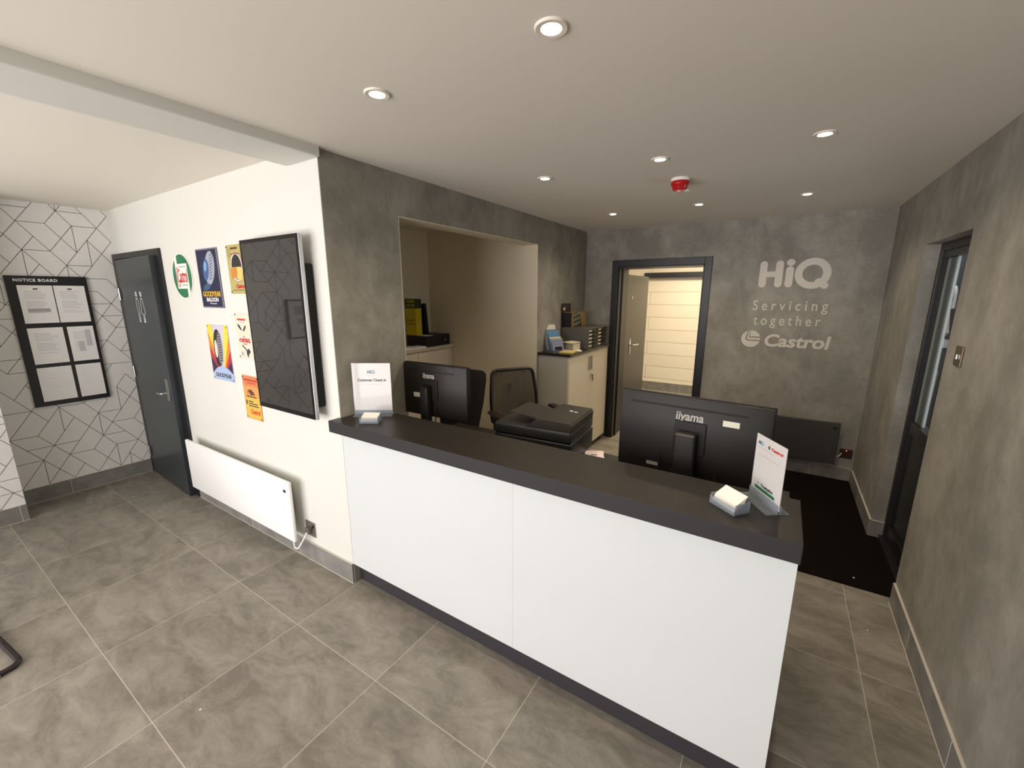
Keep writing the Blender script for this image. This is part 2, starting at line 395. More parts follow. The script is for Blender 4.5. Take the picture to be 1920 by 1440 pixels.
for pp in [((-8,0),(-6,0)),((-10,-2),(-9,-1),(-8,0),(-7,1),(-6,2),(-5,3)),((-7,1),(-6,0),(-5,-1)),((-7,1),(-5,1)),((-7,1),(-8,2),(-9,3),(-10,4)),
           ((-5,1),(-4,0),(-3,-1)),((-4,0),(-5,-1)),((-4,0),(-4,-2)),((-4,0),(-2,0)),((-2,0),(-3,-1)),((-2,0),(-1,1)),((-4,0),(-3,1)),((-3,1),(-1,1)),
           ((-3,1),(-4,2),(-5,3)),((-5,1),(-4,2),(-3,3)),((-3,1),(-3,3)),((-6,2),(-7,3)),((-7,3),(-5,3)),((-5,3),(-4,4)),((-7,3),(-8,2),(-9,1),(-10,0)),
           ((-1,1),(0,0),(-1,-1)),((-1,1),(0,2)),((0,2),(-1,3),(-2,4),(-3,5)),((-1,1),(-2,2),(-3,3),(-4,4)),((-2,2),(-2,4)),((-2,2),(-1,3),(0,4)),
           ((-4,4),(-2,4)),((-4,4),(-5,5)),((-4,4),(-4,6)),((-4,4),(-3,5)),((-7,3),(-8,4),(-9,5)),((-7,3),(-7,5)),((-7,3),(-6,4),(-5,5)),((-6,4),(-7,5)),
           ((-9,3),(-8,4)),((-10,0),(-8,0)),((-11,1),(-9,1)),((-10,2),(-9,3)),((-10,4),(-9,5)),
           ((-7,15),(-5,15)),((-5,15),(-4,16)),((-4,16),(-3,15)),((-4,16),(-2,16)),((-2,16),(-2,14)),((-2,16),(-1,15),(0,14)),((-1,15),(0,16)),((0,16),(-1,17)),
           ((-4,16),(-3,17),(-2,18),(-1,19),(0,20)),((-4,16),(-4,18)),((-4,16),(-5,17),(-6,18),(-7,19),(-8,20),(-9,21)),((-2,16),(-3,17),(-4,18),(-5,19)),
           ((-3,17),(-1,17)),((-1,17),(0,18)),((0,18),(-1,19),(-2,20),(-3,21)),((-4,18),(-2,18)),((-3,19),(-1,19)),((-4,18),(-3,19)),((-3,19),(-4,20),(-5,21)),
           ((-3,19),(-3,21)),((-5,19),(-7,19)),((-5,19),(-4,20),(-3,21)),((-7,15),(-6,16),(-5,17),(-4,18)),((-7,15),(-7,17)),((-6,16),(-7,17),(-8,18),(-9,19),(-10,20)),
           ((-7,15),(-8,16),(-9,17)),((-8,18),(-6,18)),((-8,18),(-7,19),(-6,20),(-5,21)),((-6,20),(-7,21)),((-9,17),(-8,18)),((-9,17),(-11,17)),((-8,18),(-10,18)),
           ((-10,18),(-9,19)),((-9,19),(-8,20),(-7,21)),((-9,19),(-11,19)),((-9,19),(-9,21)),((-9,15),(-8,16)),((-9,15),(-10,16),(-11,17)),((-2,20),(-2,22)),
           ((-2,20),(-1,21),(0,20)),((-9,21),(-8,22)),((-11,15),(-9,15)),((-10,20),(-11,21)),((-11,17),(-10,18))]:
    path(*pp)
YN, XN = -0.865, -2.68
b = B(); box(b, L-0.1, L, YN-0.05, 0, 0, HL); wallpaper(b, L, YN, 0, 0.12, HL, 4, SEG); struct('wall_left', b, [PAPER_W, PAPER_L])
b = B(); box(b, L-0.1, XN, -3.75, YN, 0, HL); wallpaper(b, XN, -3.6, YN, 0.12, HL, 9); struct('wall_left_near', b, [PAPER_W, PAPER_L])
# front wall behind the camera: glazed shopfront
FY = -3.6
b = B(); box(b, L, -2.6, FY-0.15, FY, 0, HL); box(b, -2.6, 2.0, FY-0.15, FY, 2.27, HL); box(b, -2.6, 2.0, FY-0.15, FY, 0, 0.05); box(b, 2.0, W, FY-0.15, FY, 0, HL)
struct('wall_front', b, WHITE)
b = B()
for xx in (-2.6, -1.46, -0.32, 0.82, 1.95): box(b, xx, xx+0.05, FY-0.1, FY-0.04, 0.05, 2.27)
box(b, -2.6, 2.0, FY-0.1, FY-0.04, 0.05, 0.1); box(b, -2.6, 2.0, FY-0.1, FY-0.04, 2.22, 2.27)
wf = struct('window_1', b, FRAMEM)
b = bx(-2.58, 1.98, FY-0.073, FY-0.067, 0.07, 2.25); obj('glass', b, GLASS, wf)
# alcove room behind the partition
ZA = 2.312
b = B(); box(b, -1.46, -1.36, 0.3, 2.26, 0, ZA); box(b, -1.36, -0.147, 2.155, 2.26, 0, ZA); box(b, -1.36, -0.147, 0.3, 0.4, 0, ZA)
box(b, -0.147, 0.0, 2.151, 2.155, 0, 2.105); box(b, -0.147, 0.0, 0.49, 2.151, 2.101, 2.105); box(b, -0.147, 0.0, 0.49, 0.494, 0, 2.101); box(b, -0.151, -0.147, 0.4, 0.49, 0, ZA); box(b, -0.151, -0.147, 0.49, 2.155, 2.105, ZA)
struct('wall_alcove', b, CREAM)
b = B(); box(b, -1.46, -0.147, 0.3, 2.26, ZA, ZA+0.05); struct('ceiling_alcove', b, CEIL)
# corridor beyond the back doorway
b = B(); box(b, -1.2, 2.4, 6.12, 6.3, 0, 2.5); cw = struct('wall_corridor_end', b, blockwork())
b = B(); box(b, -1.2, -1.1, D+0.32, 6.12, 0, 2.5); box(b, 2.3, 2.4, D+0.32, 6.12, 0, 2.5); struct('wall_corridor_side', b, mat('corridor_paint', (236, 229, 213), 0.6))
b = B(); box(b, -1.2, 2.4, D+0.3, 6.3, 2.5, 2.6); struct('ceiling_corridor', b, mat('corridor_ceiling_paint', (240, 235, 222), 0.8))

# ---- skirting tiles
def skirt(name, p0, p1, n, z1=0.123, T=0.011, off=0.0, step=0.6, caps=True):
    p0, p1, n = Vector((*p0, 0)), Vector((*p1, 0)), Vector((*n, 0)); d = (p1-p0); l = d.length; d.normalize()
    bm = B(); fr = Fr(p0, d, (0, 0, 1)); s = 1 if fr.n.dot(n) > 0 else -1
    slab(fr, rc(0, l, 0.001, z1), 0, s*T, bm)
    k = off
    while k < l:
        if k > 0.02: slab(fr, rc(k-0.0015, k+0.0015, 0.001, z1), s*T, s*(T+0.0006), bm, 1)
        k += step
    slab(fr, rc(0, l, z1, z1+0.002), 0, s*T, bm, 1)
    slab(fr, rc(0, l, 0.0, 0.0025), s*T, s*(T+0.003), bm, 1)
    o = obj(name, bm, [SKIRT, GROUT], kind='structure'); return o
skirt('baseboard_middle', (-2.0, 0), (0.0, 0), (0, -1), off=0.86, step=0.6)
skirt('baseboard_left', (L, YN), (L, 0), (1, 0), off=0.30)
skirt('baseboard_left_near', (XN, -3.6), (XN, YN), (1, 0), off=0.3)
skirt('baseboard_back', (1.318, D), (W, D), (0, -1), off=0.4)
skirt('baseboard_right', (W, -3.6), (W, RY0-0.005), (-1, 0), off=0.5)
skirt('baseboard_right_rear', (W, RY1+0.0), (W, D), (-1, 0), off=0.5)
skirt('baseboard_recess', (W, RY1), (W+0.07, RY1), (0, -1), off=0.9)
skirt('baseboard_corridor', (-1.1, 6.12), (2.3, 6.12), (0, -1), z1=0.15, off=0.5)

# ---- doors
def arch(name, y, x0, x1, zt, w0, T, m, s=-1, depth=0.0):
    pass
# washroom door (slightly ajar) with frame
b = B(); box(b, L+0.002, DX0, -0.018, 0.1, 0, 1.995, 0.002); box(b, DX1, -1.995, -0.018, 0.0, 0, 1.995, 0.002); box(b, DX1, DX1+0.012, 0, 0.1, 0, 1.95)
box(b, DX0, DX1, -0.018, 0.1, 1.952, 1.995, 0.002)
d1 = obj('door_1', b, FRAMEM, kind='structure')
hx = DX0+0.004
Mleaf = Matrix.Translation((hx, -0.016, 0)) @ Matrix.Rotation(math.radians(-2.6), 4, 'Z')
b = B(); box(b, 0, DX1-hx-0.006, -0.004, 0.040, 0.006, 1.945, 0.002, M=Mleaf)
leaf = obj('door_leaf', b, DOORM, d1)
for z in (1.66, 0.98, 0.22): obj('hinge', cyl(B(), (hx-0.004, -0.030, z-0.05), (hx-0.004, -0.030, z+0.05), 0.008, n=12), STEEL, d1)
b = B(); box(b, 0.765, 0.822, -0.012, -0.004, 0.820, 1.0, 0.003, M=Mleaf)
tube(b, rounded([Mleaf @ Vector(p) for p in ((0.792, -0.01, 0.885), (0.792, -0.055, 0.885), (0.69, -0.055, 0.880), (0.685, -0.03, 0.862))], 0.018), 0.009, mi=0)
plabel(obj('door_handle', b, STEEL, leaf, smooth=True), 'silver lever handle on a long backplate')
frd = Fr(Mleaf @ Vector((0, -0.0045, 0)), Mleaf.to_3x3() @ Vector((1, 0, 0)), (0, 0, 1))
def strip(bm, fr, pts, wd, h=0.0006, closed=True):
    P = [Vector(p) for p in pts]; n = len(P)
    I, O = [], []
    for i in range(n):
        a, c = (P[i-1] if (closed or i) else P[i]), (P[(i+1) % n] if (closed or i < n-1) else P[i])
        t = (c-a).normalized(); nn = Vector((-t.y, t.x))*wd/2
        I.append(bm.verts.new(fr.p(*(P[i]-nn), h))); O.append(bm.verts.new(fr.p(*(P[i]+nn), h)))
    for i in range(n if closed else n-1):
        j = (i+1) % n; f = bm.faces.new((I[i], I[j], O[j], O[i])); f.normal_update()
        if f.normal.dot(fr.n) < 0: f.normal_flip()
b = B()
for cx, fem in ((0.412, 0), (0.526, 1)):
    strip(b, frd, ell(cx, 1.661, 0.015, 0.015, 20), 0.011)
    if not fem: pts = [(-0.026, 1.60), (-0.016, 1.655), (0.016, 1.655), (0.026, 1.60), (0.022, 1.50), (0.014, 1.45), (0.012, 1.33), (0.002, 1.33), (0.0, 1.43), (-0.002, 1.33), (-0.012, 1.33), (-0.014, 1.45), (-0.022, 1.50)]
    else: pts = [(-0.016, 1.655), (0.016, 1.655), (0.026, 1.58), (0.040, 1.45), (0.016, 1.45), (0.014, 1.33), (0.003, 1.33), (0.0, 1.44), (-0.003, 1.33), (-0.014, 1.33), (-0.016, 1.45), (-0.040, 1.45), (-0.026, 1.58)]
    strip(b, frd, [(cx+x*1.15, 1.626+(y-1.655)*0.585) for x, y in pts], 0.007)
plabel(obj('sign', b, WPLA, leaf, flat=True), 'white outline figures of a man and a woman')

# rear doorway frame
b = B(); y = D-0.016
for (x0, x1, z0, z1) in ((0.314, 0.385, 0, 2.02), (1.248, 1.316, 0, 2.02), (0.385, 1.248, 1.95, 2.02)): box(b, x0, x1, y, D, z0, z1, 0.003)
box(b, 0.385, 0.397, D, D+0.32, 0, 1.952); box(b, 1.236, 1.248, D, D+0.32, 0, 1.952); box(b, 0.385, 1.248, D, D+0.32, 1.938, 1.952)
for xx in (0.397,): box(b, xx, xx+0.014, D+0.09, D+0.13, 0, 1.938); 
box(b, 1.222, 1.236, D+0.09, D+0.13, 0, 1.938)
d2 = obj('door_2', b, FRAMEM, kind='structure')
b = bx(0.345, 0.389, D+0.325, 4.50, 0.01, 1.885, 0.002); l2 = obj('door_leaf', b, mat('grey_door_paint', (74, 72, 66), 0.4), d2)
b = B(); box(b, 0.389, 0.395, 3.80, 3.835, 0.93, 1.12, 0.002)
tube(b, rounded([(0.392, 3.815, 1.045), (0.44, 3.815, 1.045), (0.445, 3.98, 1.04)], 0.02), 0.009)
plabel(obj('door_handle', b, CHROME, l2, smooth=True), 'bright lever handle')
b = bx(0.389, 0.393, 3.80, 3.83, 1.60, 1.64); obj('escutcheon', b, STEEL, l2)
# glazed side door in the right-hand recess
b = B(); x0 = W+0.068
box(b, x0, x0+0.07, RY0, RY0+0.06, 0, RZ, 0.003); box(b, x0, x0+0.07, RY1-0.035, RY1, 0, RZ, 0.003); box(b, x0, x0+0.07, RY0+0.06, RY1-0.035, RZ-0.045, RZ, 0.003)
box(b, x0-0.02, x0+0.07, RY0, RY1, 0, 0.03, 0.003)
d3 = obj('door_3', b, FRAMEM, kind='structure')
b = B(); xa = x0+0.012
box(b, xa, xa+0.05, RY1-0.075, RY1-0.035, 0.03, RZ-0.045); box(b, xa, xa+0.05, RY0+0.06, RY0+0.13, 0.03, RZ-0.045)
box(b, xa, xa+0.05, RY0+0.13, RY1-0.075, 1.87, RZ-0.045); box(b, xa, xa+0.05, RY0+0.13, RY1-0.075, 0.80, 0.875, 0.003); box(b, xa, xa+0.05, RY0+0.13, RY1-0.075, 0.03, 0.14)
box(b, xa+0.015, xa+0.04, RY0+0.13, RY1-0.075, 0.14, 0.80)
l3 = obj('door_leaf', b, mat('black_aluminium', (24, 24, 25), 0.35), d3)
b = bx(xa+0.022, xa+0.028, RY0+0.13, RY1-0.075, 0.875, 1.87); obj('glass', b, GLASS, l3)
pale = mat('pale_grey_bead', (126, 138, 134), 0.5)
b = B(); box(b, xa+0.016, xa+0.034, 2.135, RY1-0.076, 0.876, 1.869); plabel(obj('glazing_bead', b, pale, l3), 'pale grey glazing bead')
b = B(); box(b, xa+0.016, xa+0.036, 2.060, 2.135, 0.876, 1.869); obj('mullion', b, mat('slate_mullion', (70, 78, 84), 0.4), l3)
b = B(); box(b, xa+0.019, xa+0.031, 2.028, 2.060, 0.876, 1.869); plabel(obj('glazing_bead', b, pale, l3), 'pale grey glazing bead')

# ================================================================== CEILING FITTINGS
RIM = mat('downlight_rim_satin', (226, 218, 206), 0.45)
LAMP = mat('downlight_lamp_glow', (255, 250, 240), 0.5, emit=((255, 240, 215), 14.0))
spots = [(1.356, -0.215, 'front right spotlight nearest the camera, above the counter front'), (0.681, -0.212, 'front left spotlight above the counter end by the beam'),
         (2.011, 1.073, 'right spotlight of the middle row, nearest the right wall'), (1.327, 1.050, 'middle spotlight in front of the red fire detector'),
         (0.658, 1.054, 'left spotlight of the middle row beside the grey alcove wall'), (1.995, 2.384, 'right spotlight of the rear row, above the wall sign'),
         (1.307, 2.351, 'middle spotlight of the rear row, behind the red detector'), (0.614, 2.377, 'left spotlight of the rear row, over the cupboard')]
first = None
for i, (x, y, lab) in enumerate(spots):
    if first is None:
        t = thing('ceiling_spotlight', 'round recessed '+lab, 'ceiling light', (x, y, H), 0, 'recessed ceiling spotlights')
        b = B(); lathe(b, [(0.025, -0.001), (0.028, -0.005), (0.041, -0.006), (0.0435, -0.004), (0.0445, 0.0)], (x, y, H), 36)
        bmesh.ops.delete(b, geom=[f for f in b.faces if len(f.verts) > 4], context='FACES_ONLY')
        rim = obj('rim', b, RIM, t, smooth=True)
        b = B(); cyl(b, (x, y, H-0.0005), (x, y, H-0.0035), 0.0255, 0.0245, 28); lamp = obj('lamp', b, LAMP, t, smooth=True)
        first = t
    else:
        t = first.copy(); C.objects.link(t); t.location = (x, y, H); t['label'] = 'round recessed '+lab
        for ch in (rim, lamp):
            c = ch.copy(); C.objects.link(c); c.parent = t
    l = bpy.data.lights.new('spotlight_beam', 'SPOT'); l.energy = 11; l.color = (1.0, 0.82, 0.62); l.spot_size = math.radians(145); l.spot_blend = 0.8; l.shadow_soft_size = 0.03
    lo = bpy.data.objects.new('spotlight_beam', l); C.objects.link(lo); lo.location = (x, y, H-0.012)
t = thing('smoke_detector', 'red fire detector with white base on the ceiling behind the middle spotlight', 'smoke detector', (1.337, 1.50, H))
b = B(); lathe(b, [(0.052, 0), (0.054, -0.008), (0.050, -0.016)], (1.337, 1.50, H), 32); plabel(obj('base', b, WPLA, t, smooth=True), 'white mounting base')
b = B(); lathe(b, [(0.050, -0.016), (0.053, -0.022), (0.051, -0.036), (0.044, -0.042), (0.041, -0.058), (0.034, -0.066), (0.006, -0.069)], (1.337, 1.50, H), 32)
obj('body', b, mat('red_gloss_plastic', (176, 20, 24), 0.3), t, smooth=True)
b = B(); lathe(b, [(0.018, -0.066), (0.016, -0.076), (0.004, -0.078)], (1.337, 1.50, H), 20); plabel(obj('sensor_cap', b, mat('pink_cap', (214, 150, 148), 0.4), t, smooth=True), 'pale sensor cap')
b = B(); lathe(b, [(0.020, 0), (0.020, -0.006), (0.004, -0.008)], (1.313, 1.83, H), 20); tag(obj('blanking_plate', b, WPLA), 'small round white plate on the ceiling behind the red detector', 'cover plate')

l = area('corridor_lamp_light', (1.0, 4.9, 2.44), (0, 0, 0), 1.2, 0.5, 24, (1.0, 0.84, 0.60))
t = thing('corridor_ceiling_panel', 'square light panel on the corridor ceiling beyond the rear doorway', 'ceiling light', (1.0, 4.9, 2.5))
b = bx(0.4, 1.6, 4.65, 5.15, 2.47, 2.5); obj('housing', b, WPLA, t)
b = bx(0.43, 1.57, 4.68, 5.12, 2.464, 2.47); obj('diffuser', b, mat('panel_glow', (255, 245, 220), 0.5, emit=((255, 232, 190), 1.5)), t)

# ================================================================== WALL SIGN
CREAMV = mat('cream_vinyl', (206, 200, 188), 0.55)
fs = Fr((0, D-0.0015, 0), (1, 0, 0), (0, 0, 1))
def capsule(p, q, r, n=14):
    p, q = Vector(p), Vector(q); d = (q-p).normalized(); a0 = math.atan2(d.y, d.x)
    return [(q.x+r*math.cos(a0-PI/2+PI*k/n), q.y+r*math.sin(a0-PI/2+PI*k/n)) for k in range(n+1)] + [(p.x+r*math.cos(a0+PI/2+PI*k/n), p.y+r*math.sin(a0+PI/2+PI*k/n)) for k in range(n+1)]
def ring(fr, cx, cy, rx, ry, w_, h, bm, n=48):
    I = [bm.verts.new(fr.p(cx+(rx-w_)*math.cos(2*PI*k/n), cy+(ry-w_)*math.sin(2*PI*k/n), h)) for k in range(n)]
    O = [bm.verts.new(fr.p(cx+rx*math.cos(2*PI*k/n), cy+ry*math.sin(2*PI*k/n), h)) for k in range(n)]
    for k in range(n):
        f = bm.faces.new((I[k], I[(k+1) % n], O[(k+1) % n], O[k])); f.normal_update()
        if f.normal.dot(fr.n) < 0: f.normal_flip()
def hiq(fr, x, y, s, parent, m, m2=None, h=0.0006, nm='lettering'):
    """the rounded HiQ letters, s = cap height, x = left edge"""
    r = 0.125*s
    b = B(); polys(fr, [capsule((x+r, y+r), (x+r, y+s-r), r), capsule((x+0.78*s-r, y+r), (x+0.78*s-r, y+s-r), r), capsule((x+r, y+0.5*s), (x+0.78*s-r, y+0.5*s), 0.105*s)], h, bm=b)
    polys(fr, [capsule((x+1.0*s, y+r), (x+1.0*s, y+0.66*s), r)], h, bm=b); polys(fr, [ell(x+1.0*s, y+0.92*s, 0.135*s, 0.125*s)], h, bm=b)
    if m2 is not None: obj(nm, b, m, parent, flat=True); b = B()
    ring(fr, x+1.72*s, y+0.5*s, 0.56*s, 0.56*s, 0.245*s, h, b)
    polys(fr, [capsule((x+1.93*s, y+0.20*s), (x+2.13*s, y+0.055*s), 0.115*s)], h+0.0001, bm=b)
    obj(nm, b, m2 or m, parent, flat=True)
def castrol_mark(fr, cx, cy, r, parent, m, h=0.0006):
    """round mark cut by two parallel bent gaps"""
    def arc(a0, a1, n=20): return [(cx+r*math.cos(a0+(a1-a0)*k/n), cy+r*math.sin(a0+(a1-a0)*k/n)) for k in range(n+1)]
    D_ = math.radians
    b = B()
    c1 = (cx-0.10*r, cy+0.28*r); c2 = (cx-0.42*r, cy-0.02*r); c3 = (cx-0.62*r, cy-0.18*r)
    polys(fr, [arc(D_(17), D_(92))+[c1]], h, bm=b)
    polys(fr, [arc(D_(-6), D_(7), 4)+[(cx-0.22*r, cy+0.12*r), (cx-0.13*r+0.0, cy+0.99*r), (cx-0.24*r, cy+0.97*r), c2, (cx-0.3*r, cy-0.10*r)]], h, bm=b)
    polys(fr, [arc(D_(112), D_(345), 44)+[(cx-0.30*r, cy-0.27*r), (cx-0.60*r, cy-0.05*r)]], h, bm=b)
    return obj('emblem', b, m, parent, flat=True)
t = thing('wall_lettering', 'cream HiQ Servicing together and Castrol lettering on the grey back wall', 'wall sign', (2.0, D-0.002, 1.17))
hiq(fs, 1.722, 1.722, 0.235, t, CREAMV)
text('lettering', 'Servicing', 0.128, fs, 1.984, 1.555, 0.0005, CREAMV, t, sp=1.5, bold=0.0006, width=0.572)
text('lettering', 'together', 0.128, fs, 1.976, 1.420, 0.0005, CREAMV, t, sp=1.5, bold=0.0006, width=0.515)
castrol_mark(fs, 1.713, 1.245, 0.079, t, CREAMV)
text('lettering', 'Castrol', 0.155, fs, 2.070, 1.232, 0.0005, CREAMV, t, sp=1.0, bold=0.0045, shear=0.12, width=0.50)

# ================================================================== NOTICE BOARD
t = thing('notice_board', 'black framed notice board with six paper sheets on the geometric wallpaper', 'notice board', (L, -0.435, 0.775))
fn = Fr((L, 0, 0), (0, 1, 0), (0, 0, 1))
b = B(); slab(fn, rc(-0.660, -0.212, 0.775, 1.800), 0.001, 0.022, b); obj('backboard', b, mat('notice_black', (18, 17, 20), 0.35), t)
text('header_text', 'NOTICE BOARD', 0.030, fn, -0.500, 1.766, 0.0222, WPLA, t, bold=0.0010, sp=1.15, width=0.235)
cells = [(-0.607, -0.420, 1.437, 1.728), (-0.414, -0.234, 1.437, 1.728), (-0.607, -0.412, 1.115, 1.400), (-0.388, -0.232, 1.115, 1.400), (-0.607, -0.412, 0.812, 1.085), (-0.388, -0.232, 0.812, 1.085)]
for i, (a0, a1, z0, z1) in enumerate(cells):
    b = polys(fn, [rc(a0, a1, z0, z1)], 0.0226); p = obj('paper', b, PAPER, t, flat=True)
    r = random.Random(i+3); frp = Fr(fn.p(0, 0, 0.0226), fn.u, fn.v); ww = a1-a0
    ys = [z1-0.045-0.011*k for k in range(int((z1-z0-0.11)/0.011)) if (k % 7) != 6]
    if i < 4: lines(frp, a0+0.03, a1-0.03, ys[:14 if i % 2 else 18], 0.0035, 0.35, mat('faint_ink', (196, 194, 196), 0.6), p, seed=i)
    else: lines(frp, a0+0.03, a1-0.03, ys[::2], 0.003, 0.5, mat('fainter_ink', (216, 214, 216), 0.6), p, seed=i)
    if i < 2: bars(frp, [rc(a0+ww/2-0.013, a0+ww/2+0.013, z1-0.032, z1-0.022)], 0.0006, INK, p)
    if i == 0: bars(frp, [rc(a0+0.03, a1-0.035, z0+0.085, z0+0.115)], 0.0006, GREYINK, p)
    if i == 3: bars(frp, [rc(a0+0.05, a0+0.085, z0+0.08, z0+0.16), rc(a0+0.1, a0+0.135, z0+0.12, z1-0.03)], 0.0006, mat('faint_ink', (196, 194, 196), 0.6), p)
for z in (1.418, 1.100):
    pass

# ================================================================== POSTERS ON THE WHITE WALL
fw = Fr((0, 0, 0), (1, 0, 0), (0, 0, 1))
def tin(name, lab, x0, x1, z0, z1, m, cat='poster', T=0.004):
    t = thing(name, lab, cat, ((x0+x1)/2, 0, z0), 0, 'vintage tin posters on the white wall')
    f = Fr((x0, -0.001, z0), (1, 0, 0), (0, 0, 1))
    b = B(); slab(f, rc(0, x1-x0, 0, z1-z0), 0, T-0.001, b); obj('plate', b, m, t)
    return t, Fr((x0, -T, z0), (1, 0, 0), (0, 0, 1)), x1-x0, z1-z0
def screws(t, f, w_, h_):
    for a, c in ((0.012, 0.012), (w_-0.012, 0.012), (0.012, h_-0.012), (w_-0.012, h_-0.012)): obj('screw', cyl(B(), f.p(a, c, 0), f.p(a, c, 0.003), 0.004, n=10), BLACK, t)
# round green and white sign
t = thing('round_tin_sign', 'round green and white Castrol tin sign beside the washroom door', 'poster', (-1.683, 0, 1.63), 0, 'vintage tin posters on the white wall')
cx, cz, R_ = -1.683, 1.786, 0.158
b = B(); slab(fw, ell(cx, cz, R_, R_, 56), 0.001, 0.004, b); obj('plate', b, mat('enamel_white', (236, 232, 222), 0.3), t)
f1 = Fr((cx, -0.004, cz), (1, 0, 0), (0, 0, 1)); rg = 0.150
def arcpts(x0, y0, x1, y1, n=16):   # points on the green circle between two angles
    a0, a1 = math.atan2(y0, x0), math.atan2(y1, x1)
    if a1 < a0: a1 += 2*PI
    return [(rg*math.cos(a0+(a1-a0)*k/n), rg*math.sin(a0+(a1-a0)*k/n)) for k in range(n+1)]
q = 0.086; e = (rg*rg-q*q)**0.5; s1 = 0.056; e1 = (rg*rg-s1*s1)**0.5; g2 = (rg*rg-(q+0.006)**2)**0.5
b = B()
polys(f1, [[(-s1, q)]+[(q+0.012, q)]+arcpts(q+0.030, q+0.030, -s1, e1)], 0.0005, bm=b)
polys(f1, [[(s1, -q)]+[(-q-0.012, -q)]+arcpts(-q-0.030, -q-0.030, s1, -e1)], 0.0005, bm=b)
polys(f1, [arcpts(-q-0.010, (rg**2-(q+0.01)**2)**.5, -q-0.010, -(rg**2-(q+0.01)**2)**.5)], 0.0005, bm=b)
polys(f1, [arcpts(q+0.010, -(rg**2-(q+0.01)**2)**.5, q+0.010, (rg**2-(q+0.01)**2)**.5)], 0.0005, bm=b)
obj('green_field', b, GREEN, t, flat=True)
text('lettering', 'Castrol', 0.135, f1, 0.002, -0.002, 0.0006, RED, t, bold=0.0010, shear=0.25, width=0.160)
b = B(); strip(b, f1, [(-0.050, 0.040), (-0.062, 0.058), (-0.078, 0.055), (-0.086, 0.02), (-0.086, -0.03), (-0.074, -0.068), (-0.055, -0.072), (-0.048, -0.045)], 0.008, 0.0008, closed=False); obj('flourish', b, RED, t, flat=True)
bars(f1, [rc(-0.04, 0.07, 0.060, 0.068), rc(-0.02, 0.075, -0.066, -0.056)], 0.0006, GREYINK, t)
# balloon tyre poster
t, f, w_, h_ = tin('tin_poster', 'navy Goodyear Balloon tin poster with a grey-blue tyre', -1.414, -1.120, 1.573, 1.952, mat('poster_navy', (26, 30, 62), 0.3))
b = B(); 
for a in (rc(0, w_, 0, 0.008), rc(0, w_, h_-0.008, h_), rc(0, 0.008, 0.008, h_-0.008), rc(w_-0.008, w_, 0.008, h_-0.008)): slab(f, a, 0, 0.004, b)
obj('edge_frame', b, mat('poster_rim', (150, 150, 168), 0.3, metal=0.6), t)
obj('tyre_picture', polys(f, [ell(0.165, 0.255, 0.066, 0.112, rot=-0.38)], 0.0005), mat('tyre_grey', (150, 158, 172), 0.5), t, flat=True)
b = B(); polys(f, [ell(0.110, 0.245, 0.040, 0.070, rot=-0.30)], 0.0008, bm=b); obj('tyre_picture', b, mat('tyre_blue', (62, 92, 140), 0.4), t, flat=True)
b = B(); polys(f, [ell(0.106, 0.268, 0.020, 0.034, rot=-0.30)], 0.0011, bm=b); obj('tyre_picture', b, mat('tyre_light_blue', (120, 160, 200), 0.4), t, flat=True)
b = B()
for k in range(9):
    yy = 0.180+k*0.0185; xx = 0.142+k*0.0052
    polys(f, [[(xx, yy), (xx+0.046, yy+0.014), (xx+0.046, yy+0.018), (xx, yy+0.004)]], 0.0012, bm=b)
obj('tread_lines', b, INK, t, flat=True)
b = B(); polys(f, [ell(0.092, 0.135, 0.055, 0.020, rot=0.2)], 0.0007, bm=b); obj('tyre_picture', b, mat('tyre_teal', (52, 84, 112), 0.4), t, flat=True)
text('lettering', 'GOODYEAR', 0.048, f, w_/2, 0.088, 0.001, mat('poster_yellow', (236, 188, 40), 0.4), t, bold=0.0006, width=0.250)
text('lettering', 'BALLOON', 0.036, f, w_/2+0.0, 0.052, 0.001, WPLA, t, bold=0.001, width=0.165)
bars(f, [rc(0.10, 0.20, 0.024, 0.031)], 0.0006, GREYINK, t)
# olive poster
t, f, w_, h_ = tin('tin_poster', 'olive Castrol tin poster with a dark half disc, partly behind the screen', -1.000, -0.800, 1.664, 1.955, mat('poster_olive', (172, 164, 98), 0.4))
b = B(); ring(f, 0.108, 0.158, 0.074, 0.088, 0.004, 0.0006, b); ring(f, 0.108, 0.158, 0.062, 0.076, 0.003, 0.0006, b); obj('ring_picture', b, RED, t, flat=True)
b = B(); ring(f, 0.108, 0.158, 0.070, 0.084, 0.008, 0.0005, b); obj('ring_picture', b, WPLA, t, flat=True)
obj('half_disc', polys(f, [ell(0.108, 0.160, 0.060, 0.074, a0=0, a1=PI)], 0.0008), mat('poster_dark_green', (24, 32, 22), 0.4), t, flat=True)
obj('figure_picture', polys(f, [[(0.03, 0.155), (0.105, 0.155), (0.11, 0.12), (0.08, 0.095), (0.06, 0.10), (0.035, 0.085)]], 0.0009), mat('poster_orange_brown', (196, 122, 48), 0.5), t, flat=True)
obj('figure_picture', polys(f, [ell(0.135, 0.125, 0.035, 0.045)], 0.0007), mat('poster_cream_gold', (216, 188, 104), 0.5), t, flat=True)
b = B(); ring(f, 0.030, 0.245, 0.016, 0.022, 0.004, 0.0006, b); obj('crest', b, mat('poster_dull_green', (98, 104, 52), 0.5), t, flat=True)
bars(f, [rc(0.055, 0.14, 0.264, 0.276), rc(0.05, 0.16, 0.235, 0.240), rc(0.03, 0.17, 0.020, 0.024)], 0.0006, mat('poster_brown', (92, 48, 30), 0.5), t)
text('lettering', 'Castrol', 0.036, f, 0.125, 0.045, 0.001, RED, t, bold=0.0008, shear=0.25)
screws(t, f, w_, h_)
